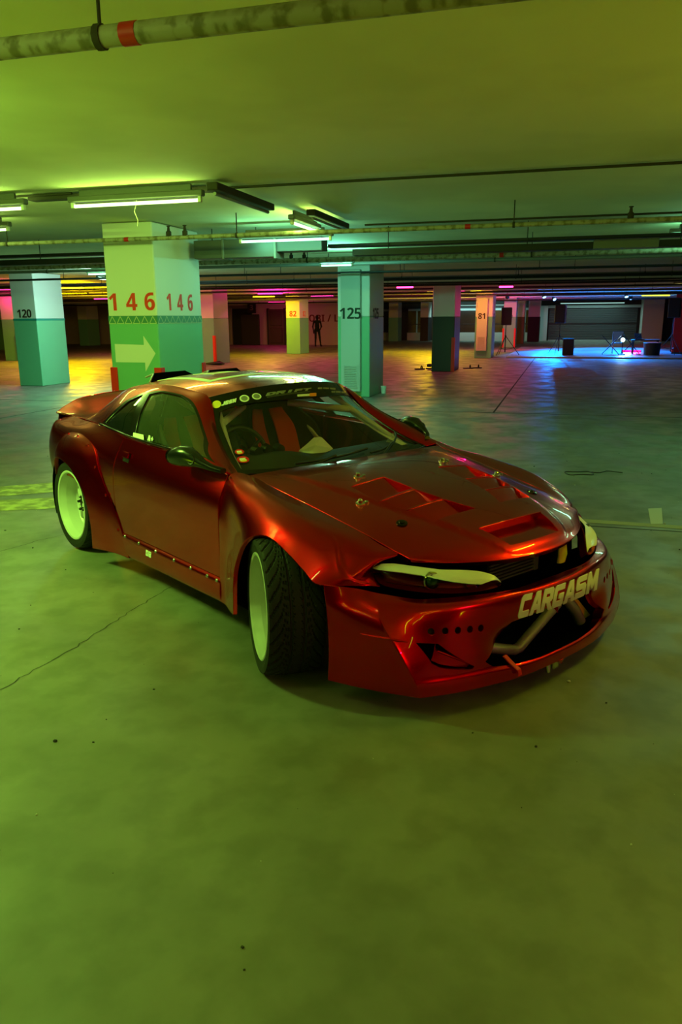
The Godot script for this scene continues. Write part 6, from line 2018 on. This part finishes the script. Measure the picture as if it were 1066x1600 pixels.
func build_person() -> void:
	var t := thing("person", "person in dark clothes standing in front of the red lobby wall, right of pillar 82", "person", gp(-13.75, 43.2), GRID + 0.5)
	var V := func(x, y, z): return Vector3(x, y, z)
	var bones := [
		[V.call(0, 0.96, 0), V.call(0, 1.15, -0.01), 0.125, 0.125], [V.call(0, 1.15, -0.01), V.call(0, 1.38, 0.0), 0.13, 0.12],
		[V.call(-0.15, 1.40, 0), V.call(0.15, 1.40, 0), 0.07, 0.07], [V.call(0, 1.40, 0.0), V.call(0, 1.52, 0.02), 0.055, 0.05],
		[V.call(-0.09, 0.93, 0), V.call(-0.10, 0.50, 0.02), 0.085, 0.058], [V.call(-0.10, 0.50, 0.02), V.call(-0.11, 0.09, -0.02), 0.058, 0.042],
		[V.call(0.09, 0.93, 0), V.call(0.14, 0.50, 0.05), 0.085, 0.058], [V.call(0.14, 0.50, 0.05), V.call(0.20, 0.09, 0.0), 0.058, 0.042],
		[V.call(-0.11, 0.05, -0.02), V.call(-0.12, 0.035, 0.14), 0.045, 0.035], [V.call(0.20, 0.05, 0.0), V.call(0.23, 0.035, 0.15), 0.045, 0.035],
		[V.call(-0.19, 1.39, 0), V.call(-0.25, 1.12, -0.02), 0.052, 0.042], [V.call(-0.25, 1.12, -0.02), V.call(-0.22, 0.88, 0.05), 0.042, 0.03],
		[V.call(0.19, 1.39, 0), V.call(0.25, 1.12, 0.0), 0.052, 0.042], [V.call(0.25, 1.12, 0.0), V.call(0.16, 0.98, 0.16), 0.042, 0.03],
		[V.call(0, 1.58, 0.02), V.call(0, 1.64, 0.0), 0.078, 0.092], [V.call(0, 1.55, 0.06), V.call(0, 1.57, 0.05), 0.05, 0.05],
		[V.call(0, 1.59, 0.10), V.call(0, 1.62, 0.09), 0.014, 0.012],
	]
	for s in [-1.0, 1.0]:
		var wr: Vector3 = Vector3(-0.22, 0.86, 0.055) if s < 0 else Vector3(0.15, 0.965, 0.185)
		var d := Vector3(0.02, -1, 0.15).normalized() if s < 0 else Vector3(-0.6, -0.2, 0.7).normalized()
		bones.append([wr, wr + d * 0.07, 0.030, 0.034])
		var sd := d.cross(Vector3.RIGHT if s > 0 else Vector3(0, 0, 1)).normalized()
		sd = Vector3(0, 0, 1) if s < 0 else Vector3(0, 1, 0)
		for k in 4:
			var o: Vector3 = wr + d * 0.075 + sd * (k - 1.5) * 0.019
			bones.append([o, o + d * (0.07 - absf(k - 1.3) * 0.012) + Vector3(-s * 0.012, 0, 0), 0.010, 0.008])
		bones.append([wr + d * 0.02 + sd * 0.03, wr + d * 0.07 + sd * 0.055, 0.012, 0.009])
	var b := figure(bones, 0.017, 0.035)
	add("body", b.mesh(mat(Color(0.035, 0.035, 0.04), 0.85)), t)
	b = figure([[Vector3(0, 1.66, -0.03), Vector3(0, 1.68, 0.02), 0.092, 0.085], [Vector3(0, 1.60, -0.05), Vector3(0, 1.64, -0.04), 0.075, 0.08]], 0.015, 0.03)
	add("hair", b.mesh(mat(Color(0.015, 0.013, 0.012), 0.8)), t)

func sandal_mesh() -> MB:
	var b := mb()
	var rings := []
	for z in [[-0.13, 0.030], [-0.115, 0.042], [-0.06, 0.040], [0.0, 0.038], [0.06, 0.048], [0.10, 0.046], [0.13, 0.024]]:
		rings.append([Vector3(z[0], 0.0, -z[1]), Vector3(z[0], 0.0, z[1]), Vector3(z[0], 0.028, z[1]), Vector3(z[0], 0.028, -z[1])])
	loft(b, rings)
	return b

func build_things() -> void:
	build_pillars()
	build_pipes()
	# cup at the foot of pillar 125
	var t := thing("paper_cup", "white paper cup on the floor at the foot of pillar 125", "cup", Vector3(0.93, 0, -16.55))
	var b := mb()
	lathe(b, [Vector2(0.0, 0.0), Vector2(0.045, 0.0), Vector2(0.062, 0.15), Vector2(0.066, 0.152), Vector2(0.064, 0.158), Vector2(0.058, 0.15), Vector2(0.042, 0.01), Vector2(0.0, 0.01)], 20, Vector3.ZERO)
	add("cup", b.mesh(mat(Color(0.85, 0.85, 0.82), 0.7)), t)
	# sandals
	var sm := sandal_mesh().mesh(LM.dark)
	for z in [[2.50, -24.35, 0.3, "dark sandal lying on the left, by the dark pillar's foot"], [2.88, -24.55, -0.25, "dark sandal standing up against the dark pillar, left side"], [4.05, -24.55, 0.1, "flat dark slipper right of the dark pillar"], [4.35, -24.75, 0.05, "second flat dark slipper right of the dark pillar"]]:
		t = thing("sandal", z[3], "sandal", Vector3(z[0], 0, z[1]), z[2])
		add("sole", sm, t)
		b = mb()
		var arch := []
		for i in 9:
			var a := PI * i / 8.0
			arch.append(Vector3(0.05, 0.026 + sin(a) * 0.065, cos(a) * 0.046))
		tube(b, arch, 0.012, 6)
		add("strap", b.mesh(LM.dark), t)
		if z[3].begins_with("dark sandal standing"):
			b = mb()
			box(b, Vector3(-0.05, 0.09, 0), Vector3(0.12, 0.08, 0.10), 0.02)
			add("heel_cup", b.mesh(LM.dark), t)
		t.scale = Vector3.ONE * 1.25
	# wire loop on the floor
	t = thing("wire_loop", "thin dark wire lying in a loop on the floor right of the hood", "wire", Vector3(2.62, 0.004, -7.75))
	b = mb()
	var pts := []
	for i in 25:
		var a := TAU * i / 24.0
		pts.append(Vector3(cos(a) * 0.14 - 0.16, 0, sin(a) * 0.10 + 0.03 * sin(a * 3.0)))
	for i in 8:
		pts.append(Vector3(-0.02 + i * 0.045, 0, -0.06 + 0.05 * sin(i * 1.1)))
	tube(b, pts, 0.0045, 6)
	add("wire", b.mesh(LM.dark), t)
	t = thing("floor_bundle", "dark low bundle lying beside the pink and brown pillar", "bundle", gp(-11.75, 25.1), GRID)
	b = mb()
	loft(b, [oval(Vector3(-0.35, 0.05, 0), Vector3(0, 0.03, 0), Vector3(0, 0, 0.06), 10), oval(Vector3(-0.1, 0.06, 0.03), Vector3(0, 0.05, 0), Vector3(0, 0, 0.10), 10), oval(Vector3(0.15, 0.08, 0), Vector3(0, 0.075, 0), Vector3(0, 0, 0.10), 10), oval(Vector3(0.32, 0.05, 0), Vector3(0, 0.03, 0), Vector3(0, 0, 0.05), 10)])
	add("bundle", b.mesh(LM.dark), t)
	# stage corner
	t = thing("stage_platform", "low flat stage platform washed in blue light", "stage", gp(0.6, 37.1), GRID)
	b = mb()
	box(b, Vector3(2.2, 0.03, 0), Vector3(10.0, 0.06, 10.8), 0.01)
	add("deck", b.mesh(mat(Color(0.55, 0.56, 0.58), 0.3)), t)
	var base := 0.06
	var q1 := gp(-2.33, 32.75, base)
	var q2 := gp(-0.22, 33.9, base)
	speaker_stand("black tripod stand of the left speaker, beside pillar 81", q1, 1.2, 0.2)
	speaker("black loudspeaker on its tripod beside pillar 81", q1 + Vector3(0, 1.2, 0), Vector3(0.42, 0.70, 0.40), GRID + 0.1)
	speaker_stand("black tripod stand of the middle speaker, in front of the shutter", q2, 1.26, 0.5)
	speaker("black loudspeaker on its tripod in front of the grey shutter", q2 + Vector3(0, 1.26, 0), Vector3(0.42, 0.74, 0.42), GRID - 0.15)
	speaker("black box loudspeaker standing on the floor by the middle tripod", gp(0.16, 33.2, base), Vector3(0.44, 0.66, 0.42), GRID)
	var q3 := gp(4.15, 34.0, base)
	speaker_stand("black tripod stand of the right speaker, by the red banner", q3, 1.45, 0.9)
	speaker("black loudspeaker on its tripod in front of the red banner", q3 + Vector3(0, 1.45, 0), Vector3(0.46, 0.78, 0.42), GRID - 0.2)
	# red banner
	t = thing("banner", "tall red banner panel behind the right speaker", "banner", gp(4.75, 35.2, base), GRID)
	b = mb()
	box(b, Vector3(0, 1.2, 0), Vector3(0.85, 2.4, 0.05), 0.01)
	add("panel", b.mesh(mat(Color(0.80, 0.05, 0.04), 0.6)), t)
	b = mb()
	box(b, Vector3(0, 0.03, 0.05), Vector3(0.9, 0.06, 0.35), 0.01)
	add("foot", b.mesh(LM.dark), t)
	t = thing("banner", "dark blue banner panel at the right edge beyond the red one", "banner", gp(5.65, 35.4, base), GRID)
	b = mb()
	box(b, Vector3(0, 1.2, 0), Vector3(0.85, 2.4, 0.05), 0.01)
	add("panel", b.mesh(mat(Color(0.03, 0.04, 0.09), 0.5)), t)
	b = mb()
	box(b, Vector3(0, 0.95, 0.03), Vector3(0.5, 0.35, 0.02), 0.004)
	add("print", b.mesh(mat(Color(0.3, 0.55, 0.9), 0.5)), t)
	# folding stands
	for z in [[1.85, 34.0, 0.0, "left folding keyboard stand with crossed black legs"], [2.65, 34.2, 0.3, "right folding keyboard stand with crossed black legs"]]:
		t = thing("folding_stand", z[3], "stand", gp(z[0], z[1], base), GRID + z[2])
		for s in [-1.0, 1.0]:
			b = mb()
			tube(b, [Vector3(-0.38 * s, 0.78, 0.12 * s), Vector3(0.32 * s, 0.02, 0.12 * s)], 0.018, 8)
			add("leg", b.mesh(LM.dark), t)
			b = mb()
			tube(b, [Vector3(0.32 * s, 0.02, -0.22), Vector3(0.32 * s, 0.02, 0.22)], 0.018, 8)
			add("foot_bar", b.mesh(LM.dark), t)
	# lit laptop-like screen on a chair
	t = thing("folding_chair", "pale folding chair between the crossed stands", "chair", gp(2.15, 34.7, base + 0.012), GRID)
	b = mb()
	box(b, Vector3(0, 0.42, 0), Vector3(0.42, 0.04, 0.40), 0.012)
	add("seat", b.mesh(mat(Color(0.45, 0.5, 0.5), 0.5)), t)
	b = mb()
	box(b, Vector3(0, 0.70, -0.2), Vector3(0.42, 0.40, 0.03), 0.012, Basis(Vector3.RIGHT, -0.15))
	add("backrest", b.mesh(mat(Color(0.5, 0.62, 0.62), 0.5)), t)
	for x in [-0.19, 0.19]:
		b = mb()
		tube(b, [Vector3(x, 0.88, -0.23), Vector3(x, 0.42, -0.1), Vector3(x, 0.0, 0.2)], 0.012, 6)
		add("leg", b.mesh(LM.dark), t)
		b = mb()
		tube(b, [Vector3(x, 0.42, 0.18), Vector3(x, 0.0, -0.22)], 0.012, 6)
		add("leg", b.mesh(LM.dark), t)
	t = thing("floor_spotlight", "small bright white spotlight resting in front of the pale folding chair", "spotlight", gp(2.32, 34.35, base), GRID)
	b = mb()
	lathe(b, [Vector2(0.0, -0.16), Vector2(0.06, -0.15), Vector2(0.09, 0.0), Vector2(0.085, 0.0)], 16, Vector3(0, 0.58, 0.02), Vector3(0, 0.1, 1).normalized())
	tube(b, [Vector3(0, 0.0, -0.06), Vector3(0, 0.55, -0.06)], 0.015, 8)
	box(b, Vector3(0, 0.012, -0.06), Vector3(0.2, 0.024, 0.2), 0.008)
	add("can", b.mesh(LM.dark), t)
	b = mb()
	lathe(b, [Vector2(0.085, 0.0), Vector2(0.06, 0.018), Vector2(0.0, 0.026)], 16, Vector3(0, 0.58, 0.02), Vector3(0, 0.1, 1).normalized())
	add("lens", b.mesh(glow(lin(0.7, 1.0, 1.0), 6.0)), t)
	area(gp(2.32, 34.26, base + 0.6), Vector2(0.14, 0.14), -gp(0, 1), gp(1, 0), lin(0.7, 1.0, 1.0), 0.6)
	t = thing("pink_floor_light", "pink glowing floor light bar between the stands", "stage light", gp(2.85, 36.3, base), GRID)
	b = mb()
	box(b, Vector3(0, 0.05, 0), Vector3(0.8, 0.10, 0.12), 0.01)
	add("housing", b.mesh(LM.dark), t)
	b = mb()
	box(b, Vector3(0, 0.055, 0.063), Vector3(0.74, 0.07, 0.01), 0.003)
	add("lens", b.mesh(glow(col(PINK), 3.0)), t)
	area(gp(2.85, 36.22, base + 0.06), Vector2(0.74, 0.07), -gp(0, 1) + Vector3(0, 0.1, 0), gp(1, 0), col(PINK), 1.5)
	# drum-like tub and table
	t = thing("round_tub", "black round tub with a bluish rim on the stage, left of the right speaker", "tub", gp(3.4, 33.6, base), GRID)
	b = mb()
	lathe(b, [Vector2(0, 0), Vector2(0.30, 0), Vector2(0.33, 0.46), Vector2(0.35, 0.48), Vector2(0.33, 0.49), Vector2(0.30, 0.46), Vector2(0.0, 0.44)], 28, Vector3.ZERO)
	add("tub", b.mesh(LM.dark), t)
	b = mb()
	lathe(b, [Vector2(0.33, 0.485), Vector2(0.30, 0.496), Vector2(0.0, 0.50)], 28, Vector3.ZERO)
	add("lid", b.mesh(mat(Color(0.35, 0.4, 0.45), 0.3)), t)
	t = thing("folding_table", "low black table behind the round tub", "table", gp(3.25, 34.9, base), GRID)
	b = mb()
	box(b, Vector3(0, 0.56, 0), Vector3(1.1, 0.05, 0.6), 0.01)
	add("tabletop", b.mesh(LM.dark), t)
	for x in [-0.48, 0.48]:
		for z in [-0.24, 0.24]:
			b = mb()
			tube(b, [Vector3(x, 0.54, z), Vector3(x, 0.0, z)], 0.025, 8)
			add("leg", b.mesh(LM.dark), t)
	t = thing("laptop", "bluish open laptop on the low black table", "laptop", gp(3.0, 34.9, base + 0.585), GRID + 0.5)
	b = mb()
	box(b, Vector3(0, 0.01, 0.06), Vector3(0.34, 0.018, 0.24), 0.005)
	add("base", b.mesh(LM.dark), t)
	b = mb()
	box(b, Vector3(0, 0.13, -0.10), Vector3(0.34, 0.24, 0.012), 0.004, Basis(Vector3.RIGHT, -0.35))
	add("screen", b.mesh(mat(Color(0.2, 0.35, 0.5), 0.3)), t)
	t = thing("drum_kit_stool", "dark round stool at the right edge of the stage", "stool", gp(4.75, 33.2, base + 0.016), GRID)
	b = mb()
	lathe(b, [Vector2(0, 0.44), Vector2(0.19, 0.44), Vector2(0.2, 0.48), Vector2(0.18, 0.52), Vector2(0, 0.52)], 20, Vector3.ZERO)
	add("seat", b.mesh(LM.dark), t)
	for k in 4:
		var a := TAU * k / 4.0
		b = mb()
		tube(b, [Vector3(cos(a) * 0.08, 0.45, sin(a) * 0.08), Vector3(cos(a) * 0.26, 0.0, sin(a) * 0.26)], 0.018, 6)
		add("leg", b.mesh(LM.dark), t)
	build_person()
